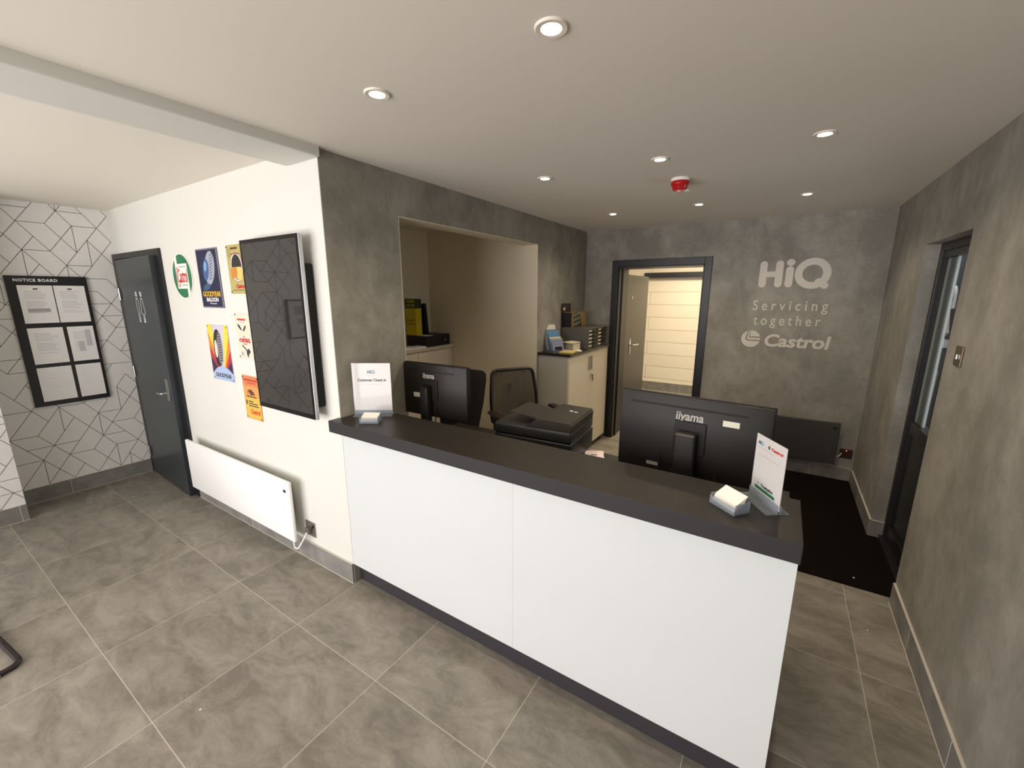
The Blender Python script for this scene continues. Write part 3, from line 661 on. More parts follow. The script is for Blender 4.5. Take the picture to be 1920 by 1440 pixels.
# white poster
t, f, w_, h_ = tin('tin_poster', 'off-white Castrol tin poster with black sketches, half behind the screen', -1.006, -0.806, 1.255, 1.548, mat('poster_offwhite', (216, 208, 188), 0.4))
text('lettering', 'CASTROL', 0.034, f, 0.098, 0.118, 0.001, RED, t, bold=0.0012, width=0.13)
bars(f, [rc(0.028, 0.13, 0.245, 0.256), rc(0.02, 0.04, 0.114, 0.122), rc(0.07, 0.12, 0.094, 0.099)], 0.0006, RED, t)
obj('sketch', polys(f, [[(0.022, 0.222), (0.05, 0.215), (0.075, 0.185), (0.062, 0.182), (0.035, 0.2)], [(0.085, 0.182), (0.11, 0.21), (0.13, 0.215), (0.12, 0.195), (0.095, 0.175)], [(0.075, 0.148), (0.1, 0.142), (0.1, 0.138), (0.085, 0.14)],
     [(0.05, 0.085), (0.09, 0.06), (0.115, 0.04), (0.10, 0.065), (0.06, 0.09)], [(0.10, 0.055), (0.13, 0.07), (0.15, 0.05), (0.125, 0.03), (0.115, 0.01), (0.10, 0.03)]], 0.0007), INK, t, flat=True)
bars(f, [rc(0.03, 0.06, 0.02, 0.045), rc(0.06, 0.12, 0.232, 0.236)], 0.0005, GREYINK, t)
screws(t, f, w_, h_)
# tyre over the globe poster
t, f, w_, h_ = tin('tin_poster', 'Goodyear tin poster of an upright tyre over a pale globe', -1.420, -1.128, 1.075, 1.458, mat('poster_lilac', (196, 190, 206), 0.35))
def ray_(a0, a1, c=(0.155, 0.03), R1=0.6):
    pts = [c, (c[0]+R1*math.cos(a0), c[1]+R1*math.sin(a0)), (c[0]+R1*math.cos(a1), c[1]+R1*math.sin(a1))]
    # clip a wedge to the plate
    def clip(P, ax, lim, keep):
        out = []
        for i in range(len(P)):
            p, q = P[i], P[(i+1) % len(P)]; ip = (p[ax]-lim)*keep <= 0; iq = (q[ax]-lim)*keep <= 0
            if ip: out.append(p)
            if ip != iq:
                s = (lim-p[ax])/(q[ax]-p[ax]); out.append((p[0]+(q[0]-p[0])*s, p[1]+(q[1]-p[1])*s))
        return out
    for ax, lim, k in ((0, 0.0, -1), (0, w_, 1), (1, 0.0, -1), (1, h_, 1)): pts = clip(pts, ax, lim, k)
    return pts
R2 = math.radians
for cname, col, al in (('poster_purple_dark', (58, 34, 66), (R2(-10), R2(40))), ('poster_crimson', (170, 44, 60), (R2(40), R2(54))), ('poster_orange', (228, 132, 44), (R2(54), R2(64))), ('poster_sun', (240, 204, 72), (R2(64), R2(76)))):
    for P1 in (ray_(*al), ray_(PI-al[1], PI-al[0])): obj('sun_ray', polys(f, [P1], 0.0005), mat(cname, col, 0.4), t, flat=True)
G0 = [(a, c) for a, c in ell(0.155, -0.11, 0.215, 0.21, 60) if c > 0.0 and 0 <= a <= w_]
G0.sort(key=lambda p: p[0]); obj('globe_picture', polys(f, [[(w_, 0), (0, 0), (0, G0[0][1])]+G0+[(w_, G0[-1][1])]], 0.0007), mat('globe_blue', (160, 182, 214), 0.4), t, flat=True)
b = B(); slab(f, ell(0.125, 0.225, 0.060, 0.130, rot=-0.10), 0.0006, 0.0012, b); obj('tyre_picture', b, mat('tyre_black', (34, 32, 34), 0.5), t)
b = B(); polys(f, [ell(0.152, 0.225, 0.036, 0.112, rot=-0.10)], 0.0014, bm=b); obj('tread_picture', b, mat('tread_grey', (128, 124, 126), 0.5), t, flat=True)
b = B()
for k in range(11):
    yy = 0.135+k*0.018; polys(f, [[(0.135, yy), (0.178, yy+0.008), (0.178, yy+0.013), (0.135, yy+0.005)]], 0.0016, bm=b)
obj('tread_lines', b, mat('tyre_black', (34, 32, 34), 0.5), t, flat=True)
obj('tyre_hole', polys(f, [ell(0.098, 0.218, 0.020, 0.062, rot=-0.06)], 0.0017), mat('poster_hole', (214, 204, 196), 0.5), t, flat=True)
text('lettering', 'GOODYEAR', 0.040, f, 0.150, 0.034, 0.001, mat('poster_text_brown', (78, 66, 60), 0.5), t, bold=0.0008, width=0.225)
screws(t, f, w_, h_)
# orange landscape poster
t, f, w_, h_ = tin('tin_poster', 'orange and gold Castrol tin poster of a motorbike, below the white one', -1.018, -0.816, 0.850, 1.144, mat('poster_amber', (206, 150, 84), 0.4))
obj('sky_picture', polys(f, [rc(0.004, w_-0.004, 0.225, h_-0.004)], 0.0004), mat('poster_terracotta', (198, 120, 78), 0.5), t, flat=True)
obj('field_picture', polys(f, [rc(0.004, w_-0.004, 0.004, 0.145), [(0.004, 0.145), (w_-0.004, 0.145), (w_-0.004, 0.155), (0.06, 0.152)]], 0.0005), mat('poster_gold', (206, 170, 74), 0.5), t, flat=True)
bars(f, [rc(0.02, 0.19, 0.258, 0.272), rc(0.05, 0.17, 0.243, 0.250)], 0.0007, mat('poster_rust', (178, 66, 44), 0.5), t)
b = B(); ring(f, 0.070, 0.175, 0.020, 0.026, 0.005, 0.0008, b); ring(f, 0.120, 0.170, 0.018, 0.022, 0.005, 0.0008, b); polys(f, [[(0.06, 0.19), (0.10, 0.205), (0.135, 0.17), (0.09, 0.165)], rc(0.03, 0.16, 0.150, 0.156)], 0.0009, bm=b)
obj('motorbike_picture', b, mat('poster_brown', (92, 48, 30), 0.5), t, flat=True)
bars(f, [rc(0.05, 0.11, 0.118, 0.125), rc(0.05, 0.16, 0.103, 0.110), rc(0.05, 0.17, 0.088, 0.095), ell(0.026, 0.112, 0.010, 0.017)], 0.0008, INK, t)
text('lettering', 'Castrol', 0.044, f, 0.120, 0.052, 0.001, mat('poster_red_orange', (214, 62, 40), 0.5), t, bold=0.001, shear=0.25, width=0.12)
screws(t, f, w_, h_)

# ================================================================== WALL SCREEN
t = thing('wall_screen', 'tall black portrait screen with silver edge mounted on the white wall', 'television', (-0.38, -0.05, 0.998))
X0, X1, Z0, Z1 = -0.668, -0.100, 0.998, 1.957
b = B(); box(b, X0, X1, -0.076, -0.055, Z0, Z1, 0.003); obj('casing', b, mat('silver_casing', (205, 208, 210), 0.3, metal=0.5), t)
b = B(); box(b, X0+0.002, X1-0.003, -0.080, -0.0745, Z0+0.003, Z1-0.002); obj('bezel', b, mat('gloss_black_bezel', (10, 9, 10), 0.3, spec=0.2), t)
b = B(); box(b, X0+0.018, X1-0.016, -0.0806, -0.0798, Z0+0.030, Z1-0.022)
scr = mat('dark_glass_screen', (40, 38, 35), 0.03, spec=0.45); scr.node_tree.nodes['Principled BSDF'].inputs['Coat Roughness'].default_value = 0.02
for lk in list(scr.node_tree.links):
    if lk.to_socket.name == 'Roughness': scr.node_tree.links.remove(lk)
scr.node_tree.nodes['Principled BSDF'].inputs['Roughness'].default_value = 0.03
obj('display', b, scr, t)
b = B(); box(b, X0+0.10, X1-0.012, -0.055, -0.002, Z0+0.06, Z1-0.14, 0.01); obj('wall_mount', b, BLACK, t)

# ================================================================== PANEL HEATERS AND SOCKETS
t = thing('panel_heater', 'long white panel heater low on the white wall', 'heater', (-1.17, -0.05, 0.14))
b = B(); box(b, -1.885, -0.445, -0.090, -0.066, 0.150, 0.552, 0.009, seg=3); obj('panel', b, mat('heater_white', (236, 236, 234), 0.3), t, smooth=True)
b = B(); box(b, -0.505, -0.478, -0.0915, -0.089, 0.478, 0.496, 0.002); plabel(obj('display', b, BLACK, t), 'small black display')
b = B(); box(b, -1.78, -0.55, -0.066, -0.030, 0.21, 0.50, 0.004); obj('convector_box', b, mat('heater_grey_white', (200, 200, 196), 0.5), t)
for xx in (-1.6, -0.75): obj('bracket', bx(xx, xx+0.05, -0.030, -0.0015, 0.22, 0.49), STEEL, t)
t = thing('wall_socket', 'chrome socket at floor level beside the white heater, with white flex', 'socket', (-0.40, 0, 0.17))
b = B(); box(b, -0.450, -0.352, -0.006, -0.0, 0.172, 0.270, 0.002); obj('plate', b, mat('nickel_plate', (150, 142, 138), 0.35, metal=0.8), t)
b = B(); box(b, -0.425, -0.385, -0.030, -0.006, 0.195, 0.235, 0.004); obj('plug', b, mat('grey_plug', (96, 90, 84), 0.4), t)
b = B(); box(b, -0.375, -0.362, -0.010, -0.006, 0.235, 0.252, 0.001); obj('switch', b, BLACK, t)
b = B(); tube(b, rounded([(-0.405, -0.03, 0.205), (-0.41, -0.05, 0.17), (-0.44, -0.075, 0.105), (-0.475, -0.078, 0.10), (-0.478, -0.078, 0.146)], 0.05, 8), 0.0045, 8)
tag(obj('heater_flex', b, WPLA, smooth=True), 'white flex looping from the white heater to its socket', 'cable')
t = thing('panel_heater', 'dark grey panel heater on the grey back wall behind the counter', 'heater', (2.05, D-0.05, 0.15))
b = B(); box(b, 1.62, 2.490, D-0.075, D-0.052, 0.160, 0.545, 0.006); obj('panel', b, mat('heater_dark', (58, 57, 56), 0.4), t)
b = B(); box(b, 2.440, 2.468, D-0.0765, D-0.074, 0.490, 0.506, 0.002); obj('display', b, BLACK, t)
b = B(); box(b, 1.72, 2.40, D-0.052, D-0.012, 0.20, 0.49, 0.004); obj('convector_box', b, mat('heater_dark_back', (92, 92, 90), 0.4), t)
for xx in (1.8, 2.25): obj('bracket', bx(xx, xx+0.05, D-0.012, D-0.001, 0.22, 0.48), STEEL, t)
t = thing('wall_socket', 'dark bronze socket with a red neon beside the grey heater', 'socket', (2.567, D, 0.22))
b = B(); box(b, 2.520, 2.612, D-0.007, D, 0.215, 0.300, 0.002); obj('plate', b, mat('bronze_plate', (62, 42, 36), 0.4, metal=0.4), t)
b = B(); cyl(b, (2.566, D-0.007, 0.288), (2.566, D-0.010, 0.288), 0.004, n=10); plabel(obj('neon', b, mat('red_neon', (255, 70, 50), 0.4, emit=((255, 60, 40), 3.0)), t), 'glowing red neon')
b = B(); tube(b, rounded([(2.535, D-0.01, 0.262), (2.515, D-0.025, 0.225), (2.485, D-0.035, 0.235), (2.470, D-0.045, 0.25)], 0.02, 6), 0.004, 8)
tag(obj('heater_flex', b, WPLA, smooth=True), 'short white flex from the dark heater to the bronze socket', 'cable')
t = thing('light_switch', 'bronze light switch on the right wall before the glazed door', 'light switch', (W, 1.30, 1.345))
b = B(); box(b, W-0.007, W, 1.255, 1.343, 1.348, 1.436, 0.002); obj('plate', b, mat('bronze_switch_plate', (112, 96, 76), 0.3, metal=0.7), t)
b = B(); box(b, W-0.014, W-0.007, 1.290, 1.305, 1.378, 1.402, 0.002); obj('rocker', b, STEEL, t)

# ================================================================== RECEPTION COUNTER
t = thing('reception_counter', 'long white reception counter with a dark laminate top', 'counter', (1.03, 0.08, 0))
CX1 = 2.063
b = B(); box(b, 0.008, 1.1038, -0.0045, 0.014, 0.128, 0.946, 0.0008); box(b, 1.1041, CX1, -0.0045, 0.014, 0.128, 0.946, 0.0008); obj('front_panel', b, PANELM, t)
b = B(); box(b, 0.002, CX1-0.012, 0.042, 0.058, 0, 0.128); obj('plinth', b, mat('plinth_dark', (48, 46, 50), 0.5), t)
b = B(); box(b, CX1-0.018, CX1, 0.014, 0.205, 0.0, 0.946, 0.0008); obj('end_panel', b, EDGEM, t)
b = B(); box(b, 0.002, CX1-0.018, 0.186, 0.204, 0.0, 0.946); obj('rear_panel', b, mat('carcass_grey', (90, 86, 80), 0.6), t)
b = B(); box(b, -0.015, CX1, -0.064, 0.2290, 0.9465, 1.0085, 0.0015, mi=0)
for f_ in b.faces:
    f_.normal_update()
_recalc(b)
for f_ in b.faces:
    if abs(f_.normal.z) < 0.5: f_.material_index = 1
# the slab ends on the partition's face: cut away the part that would lie inside the wall
o = obj('worktop', b, [TOPM, EDGEM], t)
t = thing('staff_desk', 'dark laminate staff desk, lower and behind the counter', 'desk', (1.0, 0.6, 0))
b = B(); box(b, 0.003, 2.070, 0.232, 0.965, 0.702, 0.730, 0.001); obj('desktop', b, TOPM, t)
b = B(); box(b, 2.035, 2.055, 0.25, 0.94, 0.0, 0.702); obj('side_panel', b, EDGEM, t)
b = B(); box(b, 0.010, 0.030, 0.25, 0.46, 0.0, 0.702); obj('side_panel', b, EDGEM, t)
b = B(); box(b, 1.02, 1.04, 0.25, 0.90, 0.0, 0.702); obj('side_panel', b, EDGEM, t)

# ---- counter signs and card holders
def stand_sign(lab, base, rz, w_, h_, content, name='sign_holder'):
    t = thing(name, lab, 'sign', base, rz)
    b = B(); box(b, -w_/2, w_/2, -0.036, 0.036, 0, 0.004, 0.001); box(b, -w_/2, w_/2, -0.004, -0.0015, 0.004, 0.030); box(b, -w_/2, w_/2, 0.0075, 0.0095, 0.004, 0.030)
    obj('acrylic_base', b, CLEARP, t, local=True)
    b = B(); box(b, -w_/2, w_/2, 0.001, 0.003, 0.012, h_); p = obj('paper_insert', b, mat('sign_paper', (206, 205, 204), 0.6), t, local=True)
    M = MW[t.name]
    f = Fr(M @ Vector((-w_/2, 0.0009, 0)), M.to_3x3() @ Vector((1, 0, 0)), (0, 0, 1))
    content(t, f, w_, h_, p)
    b = B(); box(b, -w_/2-0.002, w_/2+0.002, -0.0012, 0.0002, 0.004, h_+0.002); obj('acrylic_front', b, CLEARF, t, local=True)
    return t
HB = mat('logo_blue', (58, 110, 170), 0.5); HN = mat('logo_slate', (52, 66, 84), 0.5); HT = mat('logo_teal', (70, 160, 190), 0.5)
def c1(t, f, w_, h_, p):
    f2 = Fr(f.p(0, 0, 0.0), f.u, f.v)
    hiq(f2, w_*0.40, h_*0.805, h_*0.062, p, HN, HB, 0.0003)
    bars(f2, [rc(w_*0.36, w_*0.68, h_*0.765, h_*0.771), rc(w_*0.26, w_*0.78, h_*0.600, h_*0.606)], 0.0003, GREYINK, p)
    text('heading', 'Customer Check In', h_*0.066, f2, w_*0.51, h_*0.680, 0.0002, INK, p, depth=0.0002, bold=0.0008, width=w_*0.74)
def c2(t, f, w_, h_, p):
    f2 = Fr(f.p(0, 0, 0.0), f.u, f.v)
    hiq(f2, w_*0.08, h_*0.850, h_*0.055, p, HN, HT, 0.0003)
    castrol_mark(f2, w_*0.455, h_*0.875, h_*0.027, p, INK, 0.0003)
    text('heading', 'Castrol', h_*0.058, f2, w_*0.71, h_*0.872, 0.0002, RED, p, depth=0.0001, bold=0.0006, shear=0.12, width=w_*0.38)
    bars(f2, [rc(w_*0.08, w_*0.62, h_*0.802, h_*0.808), rc(w_*0.14, w_*0.82, h_*0.700, h_*0.707)], 0.0003, GREYINK, p)
    text('heading', 'Trustpilot', h_*0.060, f2, w_*0.54, h_*0.250, 0.0003, INK, p, depth=0.0002, bold=0.0004, width=w_*0.42)
    bars(f2, [[(w_*0.235+h_*0.022*math.cos(PI/2+k*PI/5)*(1 if k % 2 == 0 else .45), h_*0.252+h_*0.022*math.sin(PI/2+k*PI/5)*(1 if k % 2 == 0 else .45)) for k in range(10)]], 0.0003, GREEN, p)
    bars(f2, [rc(w_*0.14, w_*0.82, h_*0.160, h_*0.208)], 0.0003, GREEN, p)
stand_sign('white Customer Check In sign at the left end of the counter', (0.107, 0.135, 1.0085), math.radians(32.7), 0.208, 0.290, c1)
stand_sign('white HiQ and Castrol sign standing at the right end of the counter', (1.961, 0.138, 1.0085), math.radians(-57), 0.150, 0.212, c2)
def cards(lab, base, rz, tilt, clab):
    t = thing('card_holder', lab, 'card holder', base, rz, 'business card holders on the counter')
    b = B(); box(b, -0.048, 0.048, -0.028, 0.028, 0, 0.003); box(b, -0.048, 0.048, -0.031, -0.0295, 0, 0.026); box(b, -0.048, -0.046, -0.028, 0.028, 0.003, 0.034); box(b, 0.046, 0.048, -0.028, 0.028, 0.003, 0.034)
    box(b, -0.048, 0.048, 0.0290, 0.0305, 0.003, 0.036)
    obj('tray', b, CLEARP, t, local=True)
    first = None
    for k in range(6):
        M = MW[t.name] @ Matrix.Translation((0, -0.025+k*0.0018, 0.010+k*0.0040)) @ Matrix.Rotation(math.radians(tilt), 4, 'X') @ Matrix.Rotation(math.radians((k*37 % 5)-2)*0.8, 4, 'Z')
        if first is None:
            b = B(); box(b, -0.0425, 0.0425, -0.0015, 0.046, 0, 0.0012); o = obj('business_card', b, mat('card_white', (240, 232, 224), 0.5)); first = o
        else: o = first.copy(); C.objects.link(o)
        o.matrix_world = M
        tag(o, 'white business card in the '+clab, 'business card', 'business cards in the '+clab)
    return t
cards('clear holder of white cards in front of the left counter sign', (0.195, 0.042, 1.0085), math.radians(31), 16, 'left counter card holder')
cards('clear holder of white cards beside the right counter sign', (1.872, 0.052, 1.0085), math.radians(-38), 30, 'right counter card holder')

# ---- monitors
LOGO = mat('logo_silver', (160, 158, 152), 0.5)
def monitor(lab, base, rz, w_, h_, zb, tall, logo_x, stick, extra):
    """local x along the back seen from the counter, back faces -y"""
    t = thing('computer_monitor', lab, 'monitor', base, rz)
    b = B(); box(b, -w_/2, w_/2, -0.004, 0.012, zb, zb+h_, 0.003); sh = obj('casing', b, BLACK, t, local=True, smooth=True)
    b = B(); box(b, -w_/2+0.003, w_/2-0.003, -0.022, -0.004, zb+0.004, zb+h_-0.003, 0.006); obj('back_shell', b, mat('back_shell_black', (33, 30, 28), 0.5, spec=0.3), t, local=True, smooth=True)
    b = B(); box(b, -w_/2+0.05, w_/2-0.09, -0.0235, -0.019, zb+h_-0.050, zb+h_-0.041, 0.001); obj('vent_slot', b, mat('slot_black', (6, 6, 6), 0.7), t, local=True)
    b = B(); box(b, -w_/2+0.008, w_/2-0.008, 0.012, 0.0128, zb+0.012, zb+h_-0.008); obj('display', b, mat('switched_off_display', (10, 10, 11), 0.15), t, local=True)
    M = MW[t.name]; f = Fr(M @ Vector((0, -0.0222, 0)), M.to_3x3() @ Vector((1, 0, 0)), (0, 0, 1))
    text('logo', 'iiyama', 0.052*h_/0.37, f, logo_x, zb+h_-0.083*h_/0.37, 0.0, LOGO, t, bold=0.0012, shear=0.1, width=0.110*w_/0.605)
    b = polys(f, [rc(*stick)], 0.0006); obj('sticker', b, mat('sticker_white', (206, 204, 184), 0.5), t, flat=True)
    sw = 0.043 if w_ > 0.55 else 0.030
    b = B(); box(b, logo_x-0.055, logo_x+0.070, -0.030, -0.022, zb+h_*0.34, zb+h_*0.72, 0.002); obj('mount_plate', b, mat('plate_dark', (27, 26, 26), 0.5, spec=0.25), t, local=True)
    b = B(); box(b, logo_x-sw, logo_x+sw, -0.075, -0.030, 0.012, zb+h_*0.60, 0.010, seg=3); st = obj('stand', b, mat('stand_dark', (30, 28, 27), 0.5, spec=0.25), t, local=True, smooth=True)
    b = B(); box(b, logo_x-sw+0.002, logo_x+sw-0.002, -0.0765, -0.033, zb+h_*0.565, zb+h_*0.612, 0.008, seg=3); plabel(obj('stand_cap', b, mat('stand_cap_brown', (62, 55, 47), 0.4) if w_ > 0.55 else BLACK, t, local=True, smooth=True), 'rounded cap at the top of the stand')
    b = B(); box(b, logo_x-0.12, logo_x+0.12, -0.13, 0.10, 0.0, 0.012, 0.004); obj('base', b, BLACK, t, local=True)
    for pts in extra: obj('cable', tube(B(), rounded(pts, 0.02, 5), 0.003, 8), DBLACK, t, local=True, smooth=True)
    if w_ > 0.55:
        b = polys(f, [rc(-0.165, -0.115, zb+0.038, zb+0.054)], 0.0006); obj('rating_label', b, mat('label_grey', (150, 150, 146), 0.5), t, flat=True)
    return t
DZ = 0.730
monitor('large black monitor seen from behind at the right of the desk', (1.668, 0.505, DZ), math.radians(-4), 0.606, 0.365, 0.148, 0, 0.0,
        (0.128, 0.188, 0.148+0.268, 0.148+0.292), [[(-0.11, -0.03, 0.24), (-0.105, -0.04, 0.19), (-0.11, -0.035, 0.14), (-0.10, 0.0, 0.02)], [(0.125, -0.03, 0.21), (0.12, -0.04, 0.16), (0.105, -0.03, 0.10), (0.10, 0.02, 0.01)]])
monitor('smaller black monitor seen from behind at the left of the desk', (0.256, 0.480, DZ), math.radians(2), 0.487, 0.325, 0.205, 0, -0.040,
        (-0.163, -0.112, 0.205+0.115, 0.205+0.143), [[(0.02, -0.03, 0.27), (0.02, -0.035, 0.22), (-0.01, -0.03, 0.12), (0.03, 0.0, 0.02)]])

# ---- printer
t = thing('printer', 'black multifunction printer on the desk between the two monitors', 'printer', (0.815, 0.79, DZ), math.radians(4))
b = B(); box(b, -0.240, 0.240, -0.170, 0.215, 0.012, 0.137, 0.010, seg=3); obj('body', b, mat('printer_black', (24, 25, 26), 0.42), t, local=True, smooth=True)
b = B(); box(b, -0.240, 0.238, -0.171, 0.215, 0.139, 0.202, 0.012, seg=3); obj('scanner_unit', b, mat('printer_charcoal', (42, 43, 44), 0.4), t, local=True, smooth=True)
b = B(); slab(Fr((0, 0.208, 0), (1, 0, 0), (0, 0, 1)), [(-0.06, 0.190), (0.236, 0.190), (0.239, 0.236), (0.228, 0.250), (0.05, 0.255), (0.022, 0.247), (-0.02, 0.212)], 0, 0.372, b); obj('document_feeder', b, mat('printer_lid_brown', (46, 42, 36), 0.45), t, local=True)
b = B(); slab(Fr((0, 0.13, 0), (1, 0, 0), (0, 0, 1)), [(0.03, 0.232), (0.03, 0.238), (-0.16, 0.262), (-0.165, 0.256)], 0, 0.24, b); obj('paper_tray', b, mat('printer_tray', (40, 37, 33), 0.45), t, local=True)
b = B(); box(b, -0.15, 0.03, -0.1725, -0.169, 0.082, 0.128, 0.001); obj('output_slot', b, mat('slot_black', (6, 6, 6), 0.7), t, local=True)
b = B(); box(b, 0.135, 0.154, 0.075, 0.088, 0.2505, 0.2545); box(b, 0.165, 0.185, 0.070, 0.078, 0.2500, 0.2535); obj('label', b, WPLA, t, local=True)
for sx in (-0.19, 0.19):
    for sy in (-0.14, 0.14): obj('foot', cyl(B(), (sx, sy, 0), (sx, sy, 0.013), 0.012, n=12), DBLACK, t, local=True)
# papers on desk beside the printer
t = thing('paper_stack', 'small stack of white and blue papers right of the printer', 'papers', (1.11, 0.87, DZ), math.radians(20))
b = B(); box(b, -0.055, 0.055, -0.075, 0.075, 0, 0.010, 0.001); obj('sheets', b, PAPER, t, local=True)
b = B(); box(b, -0.050, 0.056, -0.07, 0.077, 0.010, 0.012, M=Matrix.Rotation(0.1, 4, 'Z')); plabel(obj('top_sheet', b, mat('pink_white_paper', (232, 214, 212), 0.5), t, local=True), 'pinkish top sheet')
b = B(); box(b, -0.018, 0.018, 0.0, 0.012, 0.0122, 0.0130); obj('print', b, INK, t, local=True)

# ================================================================== CHAIRS
def office_chair(lab, base, rz, mesh=True):
    t = thing('office_chair', lab, 'chair', base, rz)
    # faces -y locally (towards the desk); back frame at +y
    b = B(); n = 5
    for k in range(5):
        a = 2*PI*k/5+0.3
        tube(b, [(0, 0, 0.10), (0.15*math.cos(a), 0.15*math.sin(a), 0.095), (0.29*math.cos(a), 0.29*math.sin(a), 0.07)], [0.024, 0.020, 0.014], 10)
    obj('star_base', b, BLACK, t, local=True, smooth=True)
    for k in range(5):
        a = 2*PI*k/5+0.3; b = B(); c = Vector((0.29*math.cos(a), 0.29*math.sin(a), 0.028)); d = Vector((-math.sin(a), math.cos(a), 0))
        cyl(b, c-d*0.022, c-d*0.005, 0.027, n=18); cyl(b, c+d*0.005, c+d*0.022, 0.027, n=18); cyl(b, c, c+Vector((0, 0, 0.045)), 0.007, n=8); cyl(b, c-d*0.006, c+d*0.006, 0.012, n=8)
        obj('caster', b, BLACK, t, local=True, smooth=True)
    b = B(); cyl(b, (0, 0, 0.09), (0, 0, 0.27), 0.028, n=20); cyl(b, (0, 0, 0.26), (0, 0, 0.41), 0.016, n=20); box(b, -0.09, 0.09, -0.10, 0.12, 0.40, 0.435, 0.006); obj('gas_column', b, BLACK, t, local=True, smooth=True)
    b = B(); box(b, -0.245, 0.245, -0.25, 0.22, 0.435, 0.505, 0.03, seg=4); obj('seat', b, DBLACK, t, local=True, smooth=True)
    if mesh:
        P = [(-0.225, 0.25, 0.54), (-0.225, 0.275, 0.78), (-0.200, 0.31, 1.005), (0.200, 0.31, 1.005), (0.225, 0.275, 0.78), (0.225, 0.25, 0.54)]
        b = B(); tube(b, rounded(P, 0.055, 6, closed=True), 0.0145, 12, closed=True); obj('back_frame', b, mat('chair_frame_black', (22, 18, 18), 0.35), t, local=True, smooth=True)
        b = B(); rows = []
        for (z, hw, y) in ((0.545, 0.218, 0.25), (0.66, 0.220, 0.262), (0.78, 0.222, 0.275), (0.88, 0.212, 0.290), (0.95, 0.204, 0.302), (1.003, 0.190, 0.31)):
            rows.append([b.verts.new((hw*(k/4-1), y-0.0+0.012*(1-(k/4-1)**2), z)) for k in range(9)])
        for i in range(5):
            for k in range(8): b.faces.new((rows[i][k], rows[i][k+1], rows[i+1][k+1], rows[i+1][k]))
        bmesh.ops.solidify(b, geom=b.faces[:], thickness=0.002)
        mm = bpy.data.materials.new('mesh_back_fabric'); mm.use_nodes = True; nt = mm.node_tree; bs = nt.nodes['Principled BSDF']
        bs.inputs['Base Color'].default_value = (*lin((44, 38, 32)), 1); bs.inputs['Roughness'].default_value = 0.8; bs.inputs['Alpha'].default_value = 0.72
        obj('mesh_back', b, mm, t, local=True, smooth=True)
        b = B(); tube(b, [(0, 0.12, 0.42), (0, 0.24, 0.45), (0, 0.27, 0.53), (0, 0.262, 0.56)], 0.018, 10); obj('back_support', b, BLACK, t, local=True, smooth=True)
        for s in (-1, 1):
            b = B(); tube(b, rounded([(s*0.20, 0.05, 0.45), (s*0.285, 0.05, 0.47), (s*0.29, 0.03, 0.68)], 0.04), 0.013, 10)
            box(b, s*0.29-0.035, s*0.29+0.035, -0.13, 0.12, 0.68, 0.705, 0.01); obj('armrest', b, mat('armrest_brown_black', (40, 26, 22), 0.5), t, local=True, smooth=True)
    else:
        b = B(); rows = []
        for (z, hw, y, th) in ((0.52, 0.17, 0.235, 0.05), (0.60, 0.185, 0.245, 0.06), (0.85, 0.225, 0.275, 0.07), (1.02, 0.235, 0.30, 0.06), (1.065, 0.228, 0.31, 0.05), (1.085, 0.20, 0.312, 0.03)):
            rows.append([b.verts.new(p) for p in ((-hw, y, z), (-hw*0.8, y-th/2, z), (hw*0.8, y-th/2, z), (hw, y, z), (hw*0.8, y+th/2, z), (-hw*0.8, y+th/2, z))])
        for i in range(5):
            for k in range(6): b.faces.new((rows[i][k], rows[i][(k+1) % 6], rows[i+1][(k+1) % 6], rows[i+1][k]))
        b.faces.new(rows[0]); b.faces.new(rows[-1])
        obj('backrest', b, DBLACK, t, local=True, smooth=True)
        b = B(); tube(b, [(0, 0.12, 0.42), (0, 0.27, 0.45), (0, 0.30, 0.56), (0, 0.285, 0.66)], 0.02, 10); obj('back_support', b, BLACK, t, local=True, smooth=True)
    return t
office_chair('black mesh-back office chair behind the printer', (0.227, 1.616, 0), math.radians(58))
office_chair('solid black office chair hidden behind the left monitor', (-0.13, 0.90, 0), math.radians(3), mesh=False)

# cantilever waiting chair at the lower left edge
t = thing('sled_chair', 'black tube sled base chair cut off at the left edge of the view', 'chair', (-1.2, -1.5, 0))
r_ = 0.0125
pA, pB, pC, pD = (-1.36, -1.245, r_+0.002), (-0.805, -1.185, r_+0.002), (-0.742, -1.80, r_+0.002), (-1.30, -1.86, r_+0.002)
b = B(); tube(b, rounded([(-1.32, -1.24, 0.44), pA, pB, pC, pD, (-1.26, -1.85, 0.44)], 0.05, 7), r_, 14)
obj('sled_frame', b, mat('black_powder_tube', (32, 24, 26), 0.35), t, smooth=True)
b = B(); tube(b, [Vector(pB).lerp(Vector(pC), s) for s in (0.11, 0.22, 0.34)], r_+0.0025, 14); plabel(obj('floor_glide', b, mat('pale_glide', (170, 168, 150), 0.25), t, smooth=True), 'pale translucent floor glide')
b = B(); box(b, -1.72, -1.26, -1.86, -1.24, 0.43, 0.475, 0.018, seg=3); obj('seat', b, DBLACK, t, smooth=True)
b = B(); box(b, -1.76, -1.72, -1.85, -1.25, 0.47, 0.90, 0.015, seg=3); obj('backrest', b, DBLACK, t, smooth=True)

